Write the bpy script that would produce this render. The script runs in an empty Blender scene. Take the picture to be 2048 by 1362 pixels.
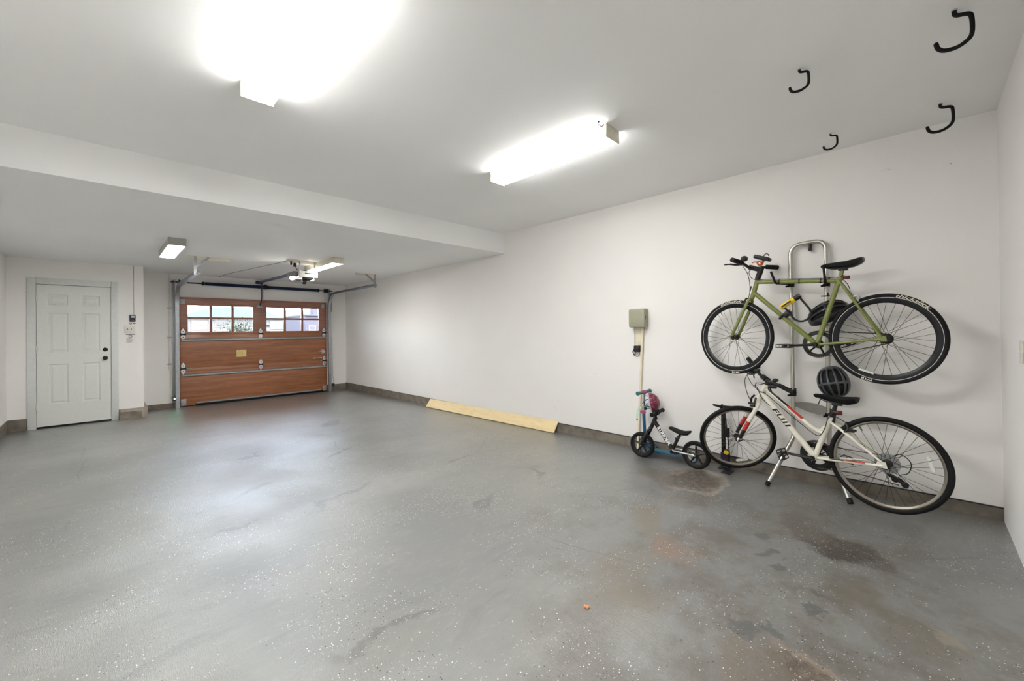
import bpy, bmesh, math, random
from math import sin, cos, pi, radians
from mathutils import Vector, Matrix

random.seed(7)
C = bpy.context.scene.collection
SC = bpy.context.scene
V = Vector

# ------------------------------------------------------------------ camera
cam = bpy.data.cameras.new('camera')
camo = bpy.data.objects.new('camera', cam)
C.objects.link(camo)
F_ = V((0.70775264, 0.7064383, 0.00557977))
R_ = V((0.70644916, -0.70767493, -0.01121518))
U_ = V((0.00397417, -0.0118794, 0.99992154))
camo.matrix_world = Matrix(((R_.x, U_.x, -F_.x, 0.0), (R_.y, U_.y, -F_.y, 0.0),
                            (R_.z, U_.z, -F_.z, 1.3), (0, 0, 0, 1)))
cam.sensor_fit = 'HORIZONTAL'
cam.sensor_width = 36.0
cam.lens = 820.015 / 2048 * 36.0
cam.shift_y = -(681 - 657.41) / 2048
cam.clip_start = 0.02
cam.clip_end = 400
SC.camera = camo

# ------------------------------------------------------------------ sky, sun, exposure
SC.view_settings.view_transform = 'Standard'
SC.view_settings.look = 'None'
SC.view_settings.gamma = 1
SC.view_settings.exposure = 1.08
SC.view_settings.use_curve_mapping = False

world = bpy.data.worlds.new('sky')
SC.world = world
world.use_nodes = True
wn = world.node_tree
bgn = wn.nodes['Background']
skyn = wn.nodes.new('ShaderNodeTexSky')
skyn.sky_type = 'NISHITA'
skyn.sun_disc = False
skyn.sun_elevation = radians(42)
skyn.sun_rotation = radians(200)
skyn.dust_density = 2.0
hsv = wn.nodes.new('ShaderNodeHueSaturation')
hsv.inputs['Saturation'].default_value = 0.4
wn.links.new(skyn.outputs[0], hsv.inputs['Color'])
wn.links.new(hsv.outputs[0], bgn.inputs[0])
bgn.inputs[1].default_value = 1.8

sund = bpy.data.lights.new('sun', 'SUN')
sund.energy = 0.3
sund.angle = radians(0.6)
sund.color = (1, 0.95, 0.86)
suno = bpy.data.objects.new('sun', sund)
C.objects.link(suno)
suno.rotation_euler = V((0.25, 0.75, -0.75)).to_track_quat('-Z', 'Y').to_euler()

LAMP = 54.0         # radiance of the wrap lens nearest the viewer
LAMP_MID = 17.5     # the older tube over the middle of the bay
LAMP_DOOR = 34.0    # flat light by the side door
LAMP_FAR = 23.0     # flat light behind the door opener

# ------------------------------------------------------------------ room numbers (metres)
XR, XL = 4.229, -0.956      # right and left wall faces
YN, YF = -0.374, 9.97       # near and far wall faces
YB, YP = 4.365, 9.204       # drop in the ceiling, face of the wall with the side door
ZC, ZL = 2.741, 2.449       # high and low ceiling
def fz(y):                  # the slab falls gently towards the garage door
    return -0.0068 * max(y, -1.0)

# ------------------------------------------------------------------ materials
def srgb(r, g=None, b=None):
    if g is None:
        r, g, b = r
    f = lambda c: (c / 255 / 12.92) if c / 255 <= 0.04045 else ((c / 255 + 0.055) / 1.055) ** 2.4
    return (f(r), f(g), f(b), 1)

class NT:
    """small helper around a node tree"""
    def __init__(s, name):
        s.m = bpy.data.materials.new(name)
        s.m.use_nodes = True
        s.t = s.m.node_tree
        s.p = s.t.nodes['Principled BSDF']
        s.out = s.t.nodes['Material Output']
    def n(s, kind, **kw):
        nd = s.t.nodes.new(kind)
        for k, v in kw.items():
            setattr(nd, k, v)
        return nd
    def put(s, sock, val):
        if isinstance(val, bpy.types.NodeSocket):
            s.t.links.new(val, sock)
        else:
            sock.default_value = val
    def math(s, op, a, b=None, clamp=False):
        nd = s.n('ShaderNodeMath', operation=op, use_clamp=clamp)
        s.put(nd.inputs[0], a)
        if b is not None:
            s.put(nd.inputs[1], b)
        return nd.outputs[0]
    def mix(s, fac, a, b, blend='MIX'):
        nd = s.n('ShaderNodeMix', data_type='RGBA', blend_type=blend)
        s.put(nd.inputs[0], fac)
        s.put(nd.inputs[6], a)
        s.put(nd.inputs[7], b)
        return nd.outputs[2]
    def pos(s):
        if not hasattr(s, '_pos'):
            s._pos = s.n('ShaderNodeTexCoord').outputs['Object']
        return s._pos
    def mapped(s, scale=(1, 1, 1), loc=(0, 0, 0), rot=(0, 0, 0)):
        nd = s.n('ShaderNodeMapping')
        s.put(nd.inputs['Vector'], s.pos())
        nd.inputs['Scale'].default_value = scale
        nd.inputs['Location'].default_value = loc
        nd.inputs['Rotation'].default_value = rot
        return nd.outputs[0]
    def noise(s, scale, detail=3, rough=0.5, vec=None, dist=0.0, color=False):
        nd = s.n('ShaderNodeTexNoise')
        s.put(nd.inputs['Vector'], vec if vec is not None else s.pos())
        nd.inputs['Scale'].default_value = scale
        nd.inputs['Detail'].default_value = detail
        nd.inputs['Roughness'].default_value = rough
        nd.inputs['Distortion'].default_value = dist
        return nd.outputs['Color' if color else 'Fac']
    def ramp(s, fac, lo, hi, a=0.0, b=1.0):
        nd = s.n('ShaderNodeMapRange', interpolation_type='SMOOTHSTEP')
        s.put(nd.inputs[0], fac)
        nd.inputs[1].default_value = lo
        nd.inputs[2].default_value = hi
        nd.inputs[3].default_value = a
        nd.inputs[4].default_value = b
        return nd.outputs[0]
    def bump(s, h, strength, dist=0.01):
        nd = s.n('ShaderNodeBump')
        nd.inputs['Strength'].default_value = strength
        nd.inputs['Distance'].default_value = dist
        s.put(nd.inputs['Height'], h)
        s.t.links.new(nd.outputs[0], s.p.inputs['Normal'])
        return nd

def mat(name, col, rough=0.5, metal=0.0, var=0.08, scale=40.0, bump=0.0, spec=0.5, coat=0.0, emit=None, estr=0.0):
    t = NT(name)
    c = srgb(col)
    d = tuple(x * (1 - var) for x in c[:3]) + (1,)
    u = tuple(min(1, x * (1 + var)) for x in c[:3]) + (1,)
    nz = t.noise(scale)
    t.put(t.p.inputs['Base Color'], t.mix(t.ramp(nz, 0.3, 0.7), d, u))
    t.put(t.p.inputs['Roughness'], t.ramp(nz, 0.2, 0.8, rough * 0.9, min(1, rough * 1.1)))
    t.p.inputs['Metallic'].default_value = metal
    t.p.inputs['Specular IOR Level'].default_value = spec
    t.p.inputs['Coat Weight'].default_value = coat
    if bump:
        t.bump(t.noise(scale * 3), bump, 0.002)
    if emit:
        t.p.inputs['Emission Color'].default_value = srgb(emit)
        t.p.inputs['Emission Strength'].default_value = estr
    return t.m

def wall_mat(name, col, var=0.03, marks=0.0):
    t = NT(name)
    c = srgb(col)
    big = t.noise(0.9, 3)
    d = tuple(x * (1 - var) for x in c[:3]) + (1,)
    base = t.mix(t.ramp(big, 0.3, 0.7), d, c)
    if marks:
        sc = t.noise(3.0, 5, 0.7, t.mapped((1, 1, 2.5)))
        base = t.mix(t.math('MULTIPLY', t.ramp(sc, 0.70, 0.78), marks), base, srgb(120, 112, 102))
        sp = t.n('ShaderNodeTexVoronoi')
        t.put(sp.inputs['Vector'], t.pos())
        sp.inputs['Scale'].default_value = 2.6
        base = t.mix(t.math('MULTIPLY', t.math('LESS_THAN', sp.outputs['Distance'], 0.012), 0.6), base, srgb(120, 112, 105))
    t.put(t.p.inputs['Base Color'], base)
    t.p.inputs['Roughness'].default_value = 0.62
    t.p.inputs['Specular IOR Level'].default_value = 0.3
    t.bump(t.math('ADD', t.noise(55, 3), t.noise(6, 2)), 0.10, 0.004)
    return t.m

M = {}
M['wall'] = wall_mat('wall_paint', (244, 241.5, 238.5), marks=0.30)
M['ceil'] = wall_mat('ceiling_paint', (247, 247, 246))
M['door'] = mat('door_paint', (224, 226, 222), 0.4, var=0.02)
M['casing'] = mat('casing_paint', (219, 222, 219), 0.45, var=0.03)
M['curb'] = mat('curb_concrete', (120, 112, 101), 0.85, var=0.22, scale=9, bump=0.3)
M['curbpale'] = mat('curb_painted', (168, 158, 146), 0.8, var=0.1, scale=9, bump=0.2)
M['galv'] = mat('galvanised_steel', (178, 182, 188), 0.33, metal=0.9, var=0.12, scale=30)
M['galvd'] = mat('dull_galvanised_steel', (170, 171, 172), 0.5, metal=0.7, var=0.12, scale=50)
M['hinge'] = mat('bright_zinc', (222, 224, 226), 0.32, metal=0.65, var=0.06, scale=60)
M['spring'] = mat('painted_spring_steel', (36, 52, 84), 0.4, metal=0.4, var=0.2, scale=80)
M['dark'] = mat('dark_steel', (44, 46, 52), 0.4, metal=0.6, var=0.2)
M['black'] = mat('black_plastic', (13, 13, 14), 0.42, var=0.15)
M['blackmat'] = mat('matte_black_rubber', (14, 14, 15), 0.65, var=0.2, scale=90, spec=0.3)
M['rim'] = mat('black_rim', (15, 16, 20), 0.32, metal=0.3, var=0.1)
M['blackpaint'] = mat('black_gloss_paint', (11, 11, 12), 0.22, var=0.1, coat=0.5)
M['chrome'] = mat('brushed_chrome', (190, 187, 180), 0.3, metal=1.0, var=0.01, scale=2)
M['rimsilver'] = mat('machined_rim', (150, 144, 132), 0.4, metal=0.85, var=0.04)
M['silver'] = mat('polished_alloy', (205, 205, 203), 0.3, metal=0.9, var=0.06)
M['green'] = mat('olive_frame_paint', (122, 130, 62), 0.32, var=0.05, coat=0.3)
M['white'] = mat('pearl_white_paint', (236, 232, 216), 0.3, var=0.03, coat=0.4)
M['red'] = mat('red_frame_paint', (196, 52, 40), 0.35, var=0.06)
M['orange'] = mat('orange_silicone', (226, 100, 38), 0.5, var=0.06)
M['yellow'] = mat('yellow_sleeve', (238, 200, 30), 0.4, var=0.05)
M['spoke'] = mat('dark_spoke_wire', (92, 84, 70), 0.35, metal=0.8, var=0.1)
M['spoked'] = mat('black_spoke_wire', (60, 55, 46), 0.35, metal=0.7, var=0.1)
M['cable'] = mat('cable_housing', (22, 22, 22), 0.4, var=0.1)
M['textw'] = mat('white_lettering', (240, 240, 238), 0.5, var=0.02)
M['textc'] = mat('cream_lettering', (226, 220, 200), 0.5, var=0.02)
M['textk'] = mat('black_lettering', (20, 20, 20), 0.4, var=0.02)
M['refl'] = mat('clear_reflector', (226, 226, 222), 0.25, var=0.1, scale=200)
M['redlens'] = mat('red_lens', (74, 16, 13), 0.25, var=0.15, scale=200)
M['pole'] = mat('cream_pipe', (238, 229, 204), 0.4, var=0.04)
M['sage'] = mat('sage_plastic', (164, 162, 140), 0.5, var=0.03)
M['plate'] = mat('white_plastic', (226, 223, 216), 0.4, var=0.03)
M['ivory'] = mat('ivory_fixture_enamel', (226, 219, 200), 0.4, var=0.03)
M['greyen'] = mat('grey_fixture_enamel', (176, 174, 168), 0.45, var=0.03)
M['helmk'] = mat('charcoal_helmet_shell', (44, 45, 48), 0.3, var=0.12, scale=30, coat=0.4)
M['helmg'] = mat('grey_helmet_shell', (64, 66, 71), 0.35, var=0.14, scale=30, coat=0.3)
M['foam'] = mat('black_helmet_foam', (9, 9, 11), 0.8, var=0.2)
M['teal'] = mat('teal_plastic', (52, 110, 116), 0.45, var=0.08)
M['blue'] = mat('blue_scooter_paint', (34, 86, 126), 0.3, var=0.06, coat=0.3)
M['deck'] = mat('teal_grip_deck', (58, 118, 134), 0.6, var=0.18, scale=60)
M['magenta'] = mat('magenta_plastic', (190, 70, 120), 0.45, var=0.08)
M['lav'] = mat('lavender_rim', (196, 190, 220), 0.4, var=0.04)
M['mint'] = mat('mint_ribbon', (176, 222, 218), 0.6, var=0.05)
M['indigo'] = mat('indigo_plastic', (44, 38, 66), 0.4, var=0.1)
M['paper'] = mat('label_paper', (236, 234, 228), 0.6, var=0.03)
M['ypaper'] = mat('yellow_label_paper', (232, 212, 142), 0.6, var=0.08, scale=30)
M['ink'] = mat('grey_ink', (120, 118, 114), 0.6, var=0.05)
M['plategrey'] = mat('grey_plastic_plate', (142, 139, 134), 0.5, var=0.05)
M['navy'] = mat('navy_keypad', (22, 24, 40), 0.35, var=0.1)
M['screen'] = mat('pale_display', (188, 194, 202), 0.3, var=0.05)
M['bronze'] = mat('oil_rubbed_bronze', (42, 36, 32), 0.3, metal=0.6, var=0.15)
M['leaf'] = mat('dry_leaf', (206, 142, 92), 0.7, var=0.15, scale=120)
M['opener'] = mat('opener_shell', (196, 192, 184), 0.4, var=0.03)
M['gdark'] = mat('grey_opener_shell', (110, 110, 112), 0.4, var=0.06)
M['bulb'] = mat('opener_lamp_lens', (255, 255, 255), 0.3, var=0.0, emit=(255, 252, 244), estr=40.0)
M['led'] = mat('green_led', (120, 255, 190), 0.3, var=0.0, emit=(90, 255, 170), estr=14.0)

def red_shell():
    t = NT('raspberry_patterned_shell')
    v = t.n('ShaderNodeTexVoronoi')
    t.put(v.inputs['Vector'], t.pos())
    v.inputs['Scale'].default_value = 45
    c = t.mix(t.ramp(v.outputs['Distance'], 0.2, 0.5), srgb(176, 92, 106), srgb(104, 34, 56))
    t.put(t.p.inputs['Base Color'], c)
    t.p.inputs['Roughness'].default_value = 0.35
    return t.m
M['rasp'] = red_shell()

def wood(name, a, b, dark, scale=1.0, rough=0.42, coat=0.25, axis=(0.6, 8, 9)):
    t = NT(name)
    vec = t.mapped(tuple(x * scale for x in axis))
    n1 = t.noise(2.2, 5, 0.6, vec, 0.6)
    n2 = t.noise(9, 4, 0.6, vec, 0.3)
    n3 = t.noise(1.2, 2, 0.5)
    c = t.mix(t.ramp(n1, 0.3, 0.7), srgb(a), srgb(b))
    c = t.mix(t.math('MULTIPLY', t.ramp(n2, 0.5, 0.72), 0.55), c, srgb(dark))
    c = t.mix(t.math('MULTIPLY', t.ramp(n3, 0.45, 0.7), 0.25), c, srgb(b))
    t.put(t.p.inputs['Base Color'], c)
    t.p.inputs['Roughness'].default_value = rough
    t.p.inputs['Coat Weight'].default_value = coat
    t.p.inputs['Coat Roughness'].default_value = 0.21
    t.bump(n2, 0.06, 0.003)
    return t.m
M['mahog'] = wood('mahogany_plywood', (144, 90, 60), (174, 113, 74), (108, 66, 46))
M['mahogtop'] = wood('mahogany_rail', (140, 94, 78), (166, 114, 94), (110, 72, 60))
M['pine'] = wood('pine_board', (232, 208, 156), (240, 219, 172), (206, 178, 122), 1.0, 0.55, 0.0, (9, 0.7, 9))

def floor_mat():
    t = NT('painted_concrete')
    P = t.pos()
    sep = t.n('ShaderNodeSeparateXYZ')
    t.put(sep.inputs[0], P)
    X, Y = sep.outputs[0], sep.outputs[1]
    wob = t.noise(3.2, 5, 0.6, color=True)
    wsub = t.n('ShaderNodeVectorMath', operation='SUBTRACT')
    t.put(wsub.inputs[0], wob)
    wsub.inputs[1].default_value = (0.5, 0.5, 0.5)
    wmul = t.n('ShaderNodeVectorMath', operation='SCALE')
    t.put(wmul.inputs[0], wsub.outputs[0])
    wmul.inputs['Scale'].default_value = 0.55
    wadd = t.n('ShaderNodeVectorMath', operation='ADD')
    t.put(wadd.inputs[0], P)
    t.put(wadd.inputs[1], wmul.outputs[0])
    W = wadd.outputs[0]
    def blob(cx, cy, rx, ry, rot, soft=0.35):
        a = t.n('ShaderNodeMapping', vector_type='TEXTURE')
        t.put(a.inputs['Vector'], W)
        a.inputs['Location'].default_value = (cx, cy, 0)
        a.inputs['Rotation'].default_value = (0, 0, rot)
        a.inputs['Scale'].default_value = (rx, ry, 1000.0)
        ln = t.n('ShaderNodeVectorMath', operation='LENGTH')
        t.put(ln.inputs[0], a.outputs[0])
        return t.ramp(ln.outputs['Value'], 1 - soft, 1 + soft, 1.0, 0.0)
    base = t.mix(t.ramp(t.noise(0.7, 4, 0.6), 0.32, 0.68), srgb(116, 117, 117), srgb(130, 130, 127))
    stroke = t.noise(2.0, 5, 0.65, t.mapped((5, 14, 1), rot=(0, 0, 0.5)), 0.9)
    base = t.mix(t.math('MULTIPLY', t.ramp(stroke, 0.5, 0.75), 0.22), base, srgb(156, 156, 154))
    smear = t.noise(1.6, 6, 0.7, t.mapped((1.5, 4, 1), rot=(0, 0, 0.45)), 0.6)
    base = t.mix(t.math('MULTIPLY', t.ramp(smear, 0.52, 0.68), 0.30), base, srgb(100, 101, 102))
    # ground in dirt over the near right part of the slab
    region = blob(2.5, 0.6, 1.5, 1.1, 0.4, 0.55)
    dirt = t.math('MULTIPLY', region, t.ramp(t.noise(2.6, 6, 0.72), 0.42, 0.66))
    base = t.mix(t.math('MULTIPLY', dirt, 0.8), base, srgb(94, 86, 73))
    spots = t.math('MULTIPLY', region, t.ramp(t.noise(9, 3, 0.6), 0.64, 0.76))
    base = t.mix(t.math('MULTIPLY', spots, 0.35), base, srgb(86, 84, 80))
    grain = t.noise(26, 5, 0.75)
    def stain(m, col, amt, fine=True):
        nonlocal base
        f = t.math('MULTIPLY', m, amt)
        if fine:
            f = t.math('MULTIPLY', f, t.ramp(grain, 0.25, 0.6, 0.45, 1.0))
        base = t.mix(f, base, srgb(col))
    # exposed patch by the balance bike with its pale rim
    stain(blob(3.62, 1.40, 0.30, 0.24, 0.2, 0.12), (186, 176, 162), 0.7)
    stain(blob(3.62, 1.42, 0.255, 0.20, 0.2, 0.3), (80, 66, 54), 1.0)
    stain(blob(3.50, 1.62, 0.25, 0.12, 0.6, 0.6), (98, 88, 74), 0.85)
    # oily patch in front of the white bicycle
    stain(blob(3.12, 0.36, 0.31, 0.12, 0.95, 0.35), (62, 51, 42), 1.0)
    stain(blob(2.98, 0.30, 0.10, 0.09, 0.3, 0.4), (52, 46, 40), 1.0)
    stain(blob(3.24, 0.55, 0.16, 0.10, 0.9, 0.5), (96, 89, 80), 0.9)
    # rust
    stain(blob(2.37, 1.08, 0.17, 0.11, 0.3, 0.6), (128, 100, 78), 0.85)
    stain(blob(2.65, 1.35, 0.22, 0.12, 0.5, 0.6), (122, 110, 90), 0.8)
    # bare concrete at the front edge
    stain(blob(1.80, 0.30, 0.24, 0.09, 0.7, 0.2), (180, 164, 146), 0.75)
    stain(blob(1.79, 0.33, 0.22, 0.09, 0.7, 0.45), (80, 64, 52), 1.0)
    stain(blob(1.78, 0.52, 0.16, 0.12, 0.5, 0.6), (108, 97, 82), 0.85)
    stain(blob(2.48, 0.08, 0.30, 0.10, 0.8, 0.6), (104, 95, 80), 0.85)
    stain(blob(2.46, -0.07, 0.10, 0.04, 0.8, 0.4), (150, 140, 124), 0.6)
    stain(blob(1.90, 1.10, 0.35, 0.16, 0.4, 0.7), (114, 105, 88), 0.75)
    stain(blob(1.35, 0.95, 0.3, 0.15, 0.5, 0.7), (94, 90, 82), 0.8)
    for sx, sy, r in ((2.452, 0.414, 0.030), (2.27, 0.424, 0.026), (2.75, 0.681, 0.035), (2.02, 0.48, 0.03), (2.62, 0.56, 0.03), (2.9, 0.72, 0.05), (1.95, 0.6, 0.05)):
        stain(blob(sx, sy, r, r * 1.5, 0.6, 0.35), (82, 84, 82), 0.8, False)
    # scrapes in the middle of the floor
    stain(blob(2.42, 6.2, 0.22, 0.10, 0.9, 0.35), (96, 96, 96), 0.75)
    stain(blob(1.40, 3.36, 0.28, 0.05, 0.35, 0.4), (92, 94, 100), 0.8)
    stain(blob(0.95, 4.05, 0.20, 0.05, 0.5, 0.4), (92, 94, 100), 0.8)
    stain(blob(0.90, 1.68, 0.20, 0.03, -0.2, 0.6), (90, 90, 87), 0.7)
    for sx, sy, ang in ((1.9, 4.6, 0.5), (1.15, 5.2, 0.7), (2.6, 3.4, 0.2), (2.9, 2.6, 0.9), (0.6, 3.3, 0.4), (2.1, 2.4, 0.6)):
        stain(blob(sx, sy, 0.16, 0.035, ang, 0.5), (88, 90, 94), 0.75)
    # hairline crack
    cr = t.n('ShaderNodeTexVoronoi', feature='DISTANCE_TO_EDGE')
    cw = t.n('ShaderNodeVectorMath', operation='SCALE')
    t.put(cw.inputs[0], wsub.outputs[0])
    cw.inputs['Scale'].default_value = 0.09
    ca_ = t.n('ShaderNodeVectorMath', operation='ADD')
    t.put(ca_.inputs[0], P)
    t.put(ca_.inputs[1], cw.outputs[0])
    t.put(cr.inputs['Vector'], ca_.outputs[0])
    cr.inputs['Scale'].default_value = 0.42
    stain(t.math('MULTIPLY', t.math('LESS_THAN', cr.outputs['Distance'], 0.0022), t.ramp(t.noise(1.1), 0.48, 0.6)), (92, 92, 90), 0.5, False)
    # dirt along the walls
    edge = t.math('ADD', t.ramp(X, 3.9, 4.23, 0, 1), t.ramp(Y, 9.0, 9.9, 0, 1), clamp=True)
    stain(t.math('MULTIPLY', edge, t.ramp(t.noise(4, 4), 0.35, 0.6)), (112, 108, 102), 0.6)
    # paint flakes broadcast into the coating
    dens = t.ramp(t.noise(1.7, 4, 0.6), 0.42, 0.66)
    def flakes(scale, thr, hi, col, amt):
        v = t.n('ShaderNodeTexVoronoi')
        t.put(v.inputs['Vector'], t.mapped((1, 1, 0)))
        v.inputs['Scale'].default_value = scale
        cs = t.n('ShaderNodeSeparateColor')
        t.put(cs.inputs[0], v.outputs['Color'])
        f = t.math('MULTIPLY', t.math('LESS_THAN', v.outputs['Distance'], thr), t.math('LESS_THAN', cs.outputs[0], t.math('MULTIPLY', dens, hi)))
        nonlocal base
        base = t.mix(t.math('MULTIPLY', f, amt), base, srgb(col))
    flakes(85, 0.22, 0.22, (232, 232, 228), 0.9)
    flakes(70, 0.22, 0.26, (34, 34, 34), 0.85)
    flakes(120, 0.24, 0.2, (206, 206, 202), 0.8)
    t.put(t.p.inputs['Base Color'], base)
    t.p.inputs['Roughness'].default_value = 0.38
    t.p.inputs['Specular IOR Level'].default_value = 0.5
    t.p.inputs['Coat Weight'].default_value = 1.0
    t.p.inputs['Coat IOR'].default_value = 1.7
    t.p.inputs['Coat Roughness'].default_value = 0.21
    fine = t.noise(40, 4, 0.6, t.mapped((1, 4, 1), rot=(0, 0, 0.55)), 1.2)
    fine2 = t.noise(30, 3, 0.6, t.mapped((4, 1, 1), rot=(0, 0, -0.35)), 1.5)
    sel = t.ramp(t.noise(1.4, 1), 0.25, 0.75)
    fm = t.n('ShaderNodeMix')
    t.put(fm.inputs[0], sel)
    t.put(fm.inputs[2], fine)
    t.put(fm.inputs[3], fine2)
    h = t.math('ADD', t.math('MULTIPLY', fm.outputs[0], 1.1), t.math('MULTIPLY', t.noise(5, 4, 0.55), 0.7))
    bn = t.bump(h, 0.42, 0.007)
    t.t.links.new(bn.outputs[0], t.p.inputs['Coat Normal'])
    return t.m
M['floor'] = floor_mat()

def lens_mat(name, strength, side=0.4, warm=(255, 254, 251)):
    t = NT(name)
    t.p.inputs['Base Color'].default_value = (0.9, 0.9, 0.88, 1)
    t.p.inputs['Roughness'].default_value = 0.4
    t.p.inputs['Emission Color'].default_value = srgb(warm)
    g = t.n('ShaderNodeNewGeometry')
    sx = t.n('ShaderNodeSeparateXYZ')
    t.put(sx.inputs[0], g.outputs['True Normal'])
    face = t.ramp(t.math('MULTIPLY', sx.outputs[2], -1.0), 0.2, 0.9, side, 1.0)      # the sides of the lens glow less than its belly
    st = t.math('MULTIPLY', t.math('MULTIPLY', t.ramp(t.noise(120, 1), 0.3, 0.7, 0.97, 1.03), face), strength)
    t.put(t.p.inputs['Emission Strength'], st)
    return t.m
M['lens'] = lens_mat('prismatic_lens', LAMP, 0.17)
M['lensmid'] = lens_mat('aged_prismatic_lens', LAMP_MID, 0.45)
M['lensdoor'] = lens_mat('dim_flat_lens', LAMP_DOOR)
M['lensfar'] = lens_mat('flat_lens', LAMP_FAR)

def glass_mat():
    t = NT('window_glass')
    tr = t.n('ShaderNodeBsdfTransparent')
    gl = t.n('ShaderNodeBsdfGlossy')
    gl.inputs['Roughness'].default_value = 0.03
    fr = t.n('ShaderNodeFresnel')
    fr.inputs[0].default_value = 1.45
    mx = t.n('ShaderNodeMixShader')
    t.put(mx.inputs[0], fr.outputs[0])
    t.put(mx.inputs[1], tr.outputs[0])
    t.put(mx.inputs[2], gl.outputs[0])
    t.put(tr.inputs[0], t.mix(t.noise(3), (0.94, 0.97, 0.99, 1), (0.97, 0.98, 1, 1)))
    t.t.links.new(mx.outputs[0], t.out.inputs[0])
    return t.m
M['glass'] = glass_mat()

# ------------------------------------------------------------------ mesh helpers
ORG = {}

def basis(d, up=V((0, 0, 1))):
    d = V(d).normalized()
    if abs(d.dot(up)) > 0.98:
        up = V((0, 1, 0))
    a = up.cross(d).normalized()
    b = d.cross(a).normalized()
    return a, b, d

class B:
    def __init__(s):
        s.b = bmesh.new()
    def face(s, vs):
        try:
            return s.b.faces.new(vs)
        except ValueError:
            return None
    def tube(s, pts, r, seg=10, closed=False, caps=True, squash=1.0, up=None):
        pts = [V(p) for p in pts]
        n = len(pts)
        rr = list(r) if isinstance(r, (list, tuple)) else [r] * n
        tans = []
        for i in range(n):
            if closed:
                d = pts[(i + 1) % n] - pts[i - 1]
            else:
                d = pts[min(i + 1, n - 1)] - pts[max(i - 1, 0)]
            tans.append(d.normalized() if d.length > 1e-9 else V((0, 0, 1)))
        a, b, _ = basis(tans[0], up or V((0, 0, 1)))
        rings = []
        for i in range(n):
            if i:
                q = tans[i - 1].rotation_difference(tans[i])
                a = q @ a
                b = q @ b
                a = (a - tans[i] * a.dot(tans[i])).normalized()
                b = tans[i].cross(a)
            rings.append([s.b.verts.new(pts[i] + a * (cos(2 * pi * k / seg) * rr[i]) + b * (sin(2 * pi * k / seg) * rr[i] * squash)) for k in range(seg)])
        for i in range(n if closed else n - 1):
            A, Bq = rings[i], rings[(i + 1) % n]
            for k in range(seg):
                s.face([A[k], A[(k + 1) % seg], Bq[(k + 1) % seg], Bq[k]])
        if caps and not closed:
            s.face(rings[0][::-1])
            s.face(rings[-1])
        return s
    def cyl(s, a, b, r, r2=None, seg=16):
        return s.tube([a, b], [r, r if r2 is None else r2], seg)
    def box(s, lo, hi, bev=0.0, rot=None, piv=None):
        lo, hi = V(lo), V(hi)
        t = bmesh.new()
        bmesh.ops.create_cube(t, size=1)
        c = (lo + hi) / 2
        d = hi - lo
        for v in t.verts:
            v.co = V((v.co.x * d.x, v.co.y * d.y, v.co.z * d.z))
        if bev:
            bmesh.ops.bevel(t, geom=list(t.edges), offset=min(bev, min(abs(x) for x in d) * 0.45), segments=2, affect='EDGES', profile=0.5)
        Rm = rot.to_3x3() if rot is not None else None
        pv = V(piv) if piv is not None else c
        mp = {}
        for v in t.verts:
            p = v.co + c
            if Rm is not None:
                p = Rm @ (p - pv) + pv
            mp[v.index] = s.b.verts.new(p)
        t.verts.index_update()
        for f in t.faces:
            s.face([mp[v.index] for v in f.verts])
        t.free()
        return s
    def prism(s, poly, o, a, b, n, depth):
        """poly of (u,v) in the plane o + u*a + v*b, pushed by depth along n"""
        o, a, b, n = V(o), V(a), V(b), V(n)
        lo = [s.b.verts.new(o + a * u + b * w) for u, w in poly]
        hi = [s.b.verts.new(o + a * u + b * w + n * depth) for u, w in poly]
        s.face(lo[::-1])
        s.face(hi)
        k = len(poly)
        for i in range(k):
            s.face([lo[i], lo[(i + 1) % k], hi[(i + 1) % k], hi[i]])
        return s
    def ell(s, c, r, rot=None, u=20, w=12):
        t = bmesh.new()
        bmesh.ops.create_uvsphere(t, u_segments=u, v_segments=w, radius=1)
        c, r = V(c), V(r)
        mp = {}
        t.verts.index_update()
        for v in t.verts:
            p = V((v.co.x * r.x, v.co.y * r.y, v.co.z * r.z))
            if rot is not None:
                p = rot.to_3x3() @ p
            mp[v.index] = s.b.verts.new(p + c)
        for f in t.faces:
            s.face([mp[v.index] for v in f.verts])
        t.free()
        return s
    def ring(s, c, fwd, up, R, r, seg=48, rs=10, squash=1.0, side=None):
        """torus in the plane spanned by fwd and up"""
        c, fwd, up = V(c), V(fwd), V(up)
        nrm = fwd.cross(up).normalized()
        rings = []
        for i in range(seg):
            t = 2 * pi * i / seg
            e = fwd * cos(t) + up * sin(t)
            rings.append([s.b.verts.new(c + e * (R + r * cos(2 * pi * k / rs)) + nrm * (r * squash * sin(2 * pi * k / rs))) for k in range(rs)])
        for i in range(seg):
            A, Bq = rings[i], rings[(i + 1) % seg]
            for k in range(rs):
                s.face([A[k], A[(k + 1) % rs], Bq[(k + 1) % rs], Bq[k]])
        return s
    def lathe(s, c, axis, prof, seg=24, closed=False):
        """profile of (radius, height) about axis"""
        a, b, d = basis(axis)
        c = V(c)
        rings = [[s.b.verts.new(c + (a * cos(2 * pi * k / seg) + b * sin(2 * pi * k / seg)) * max(r, 1e-5) + d * h) for k in range(seg)] for r, h in prof]
        n = len(rings)
        for i in range(n if closed else n - 1):
            A, Bq = rings[i], rings[(i + 1) % n]
            for k in range(seg):
                s.face([A[k], A[(k + 1) % seg], Bq[(k + 1) % seg], Bq[k]])
        if not closed:
            s.face(rings[0][::-1])
            s.face(rings[-1])
        return s
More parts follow.
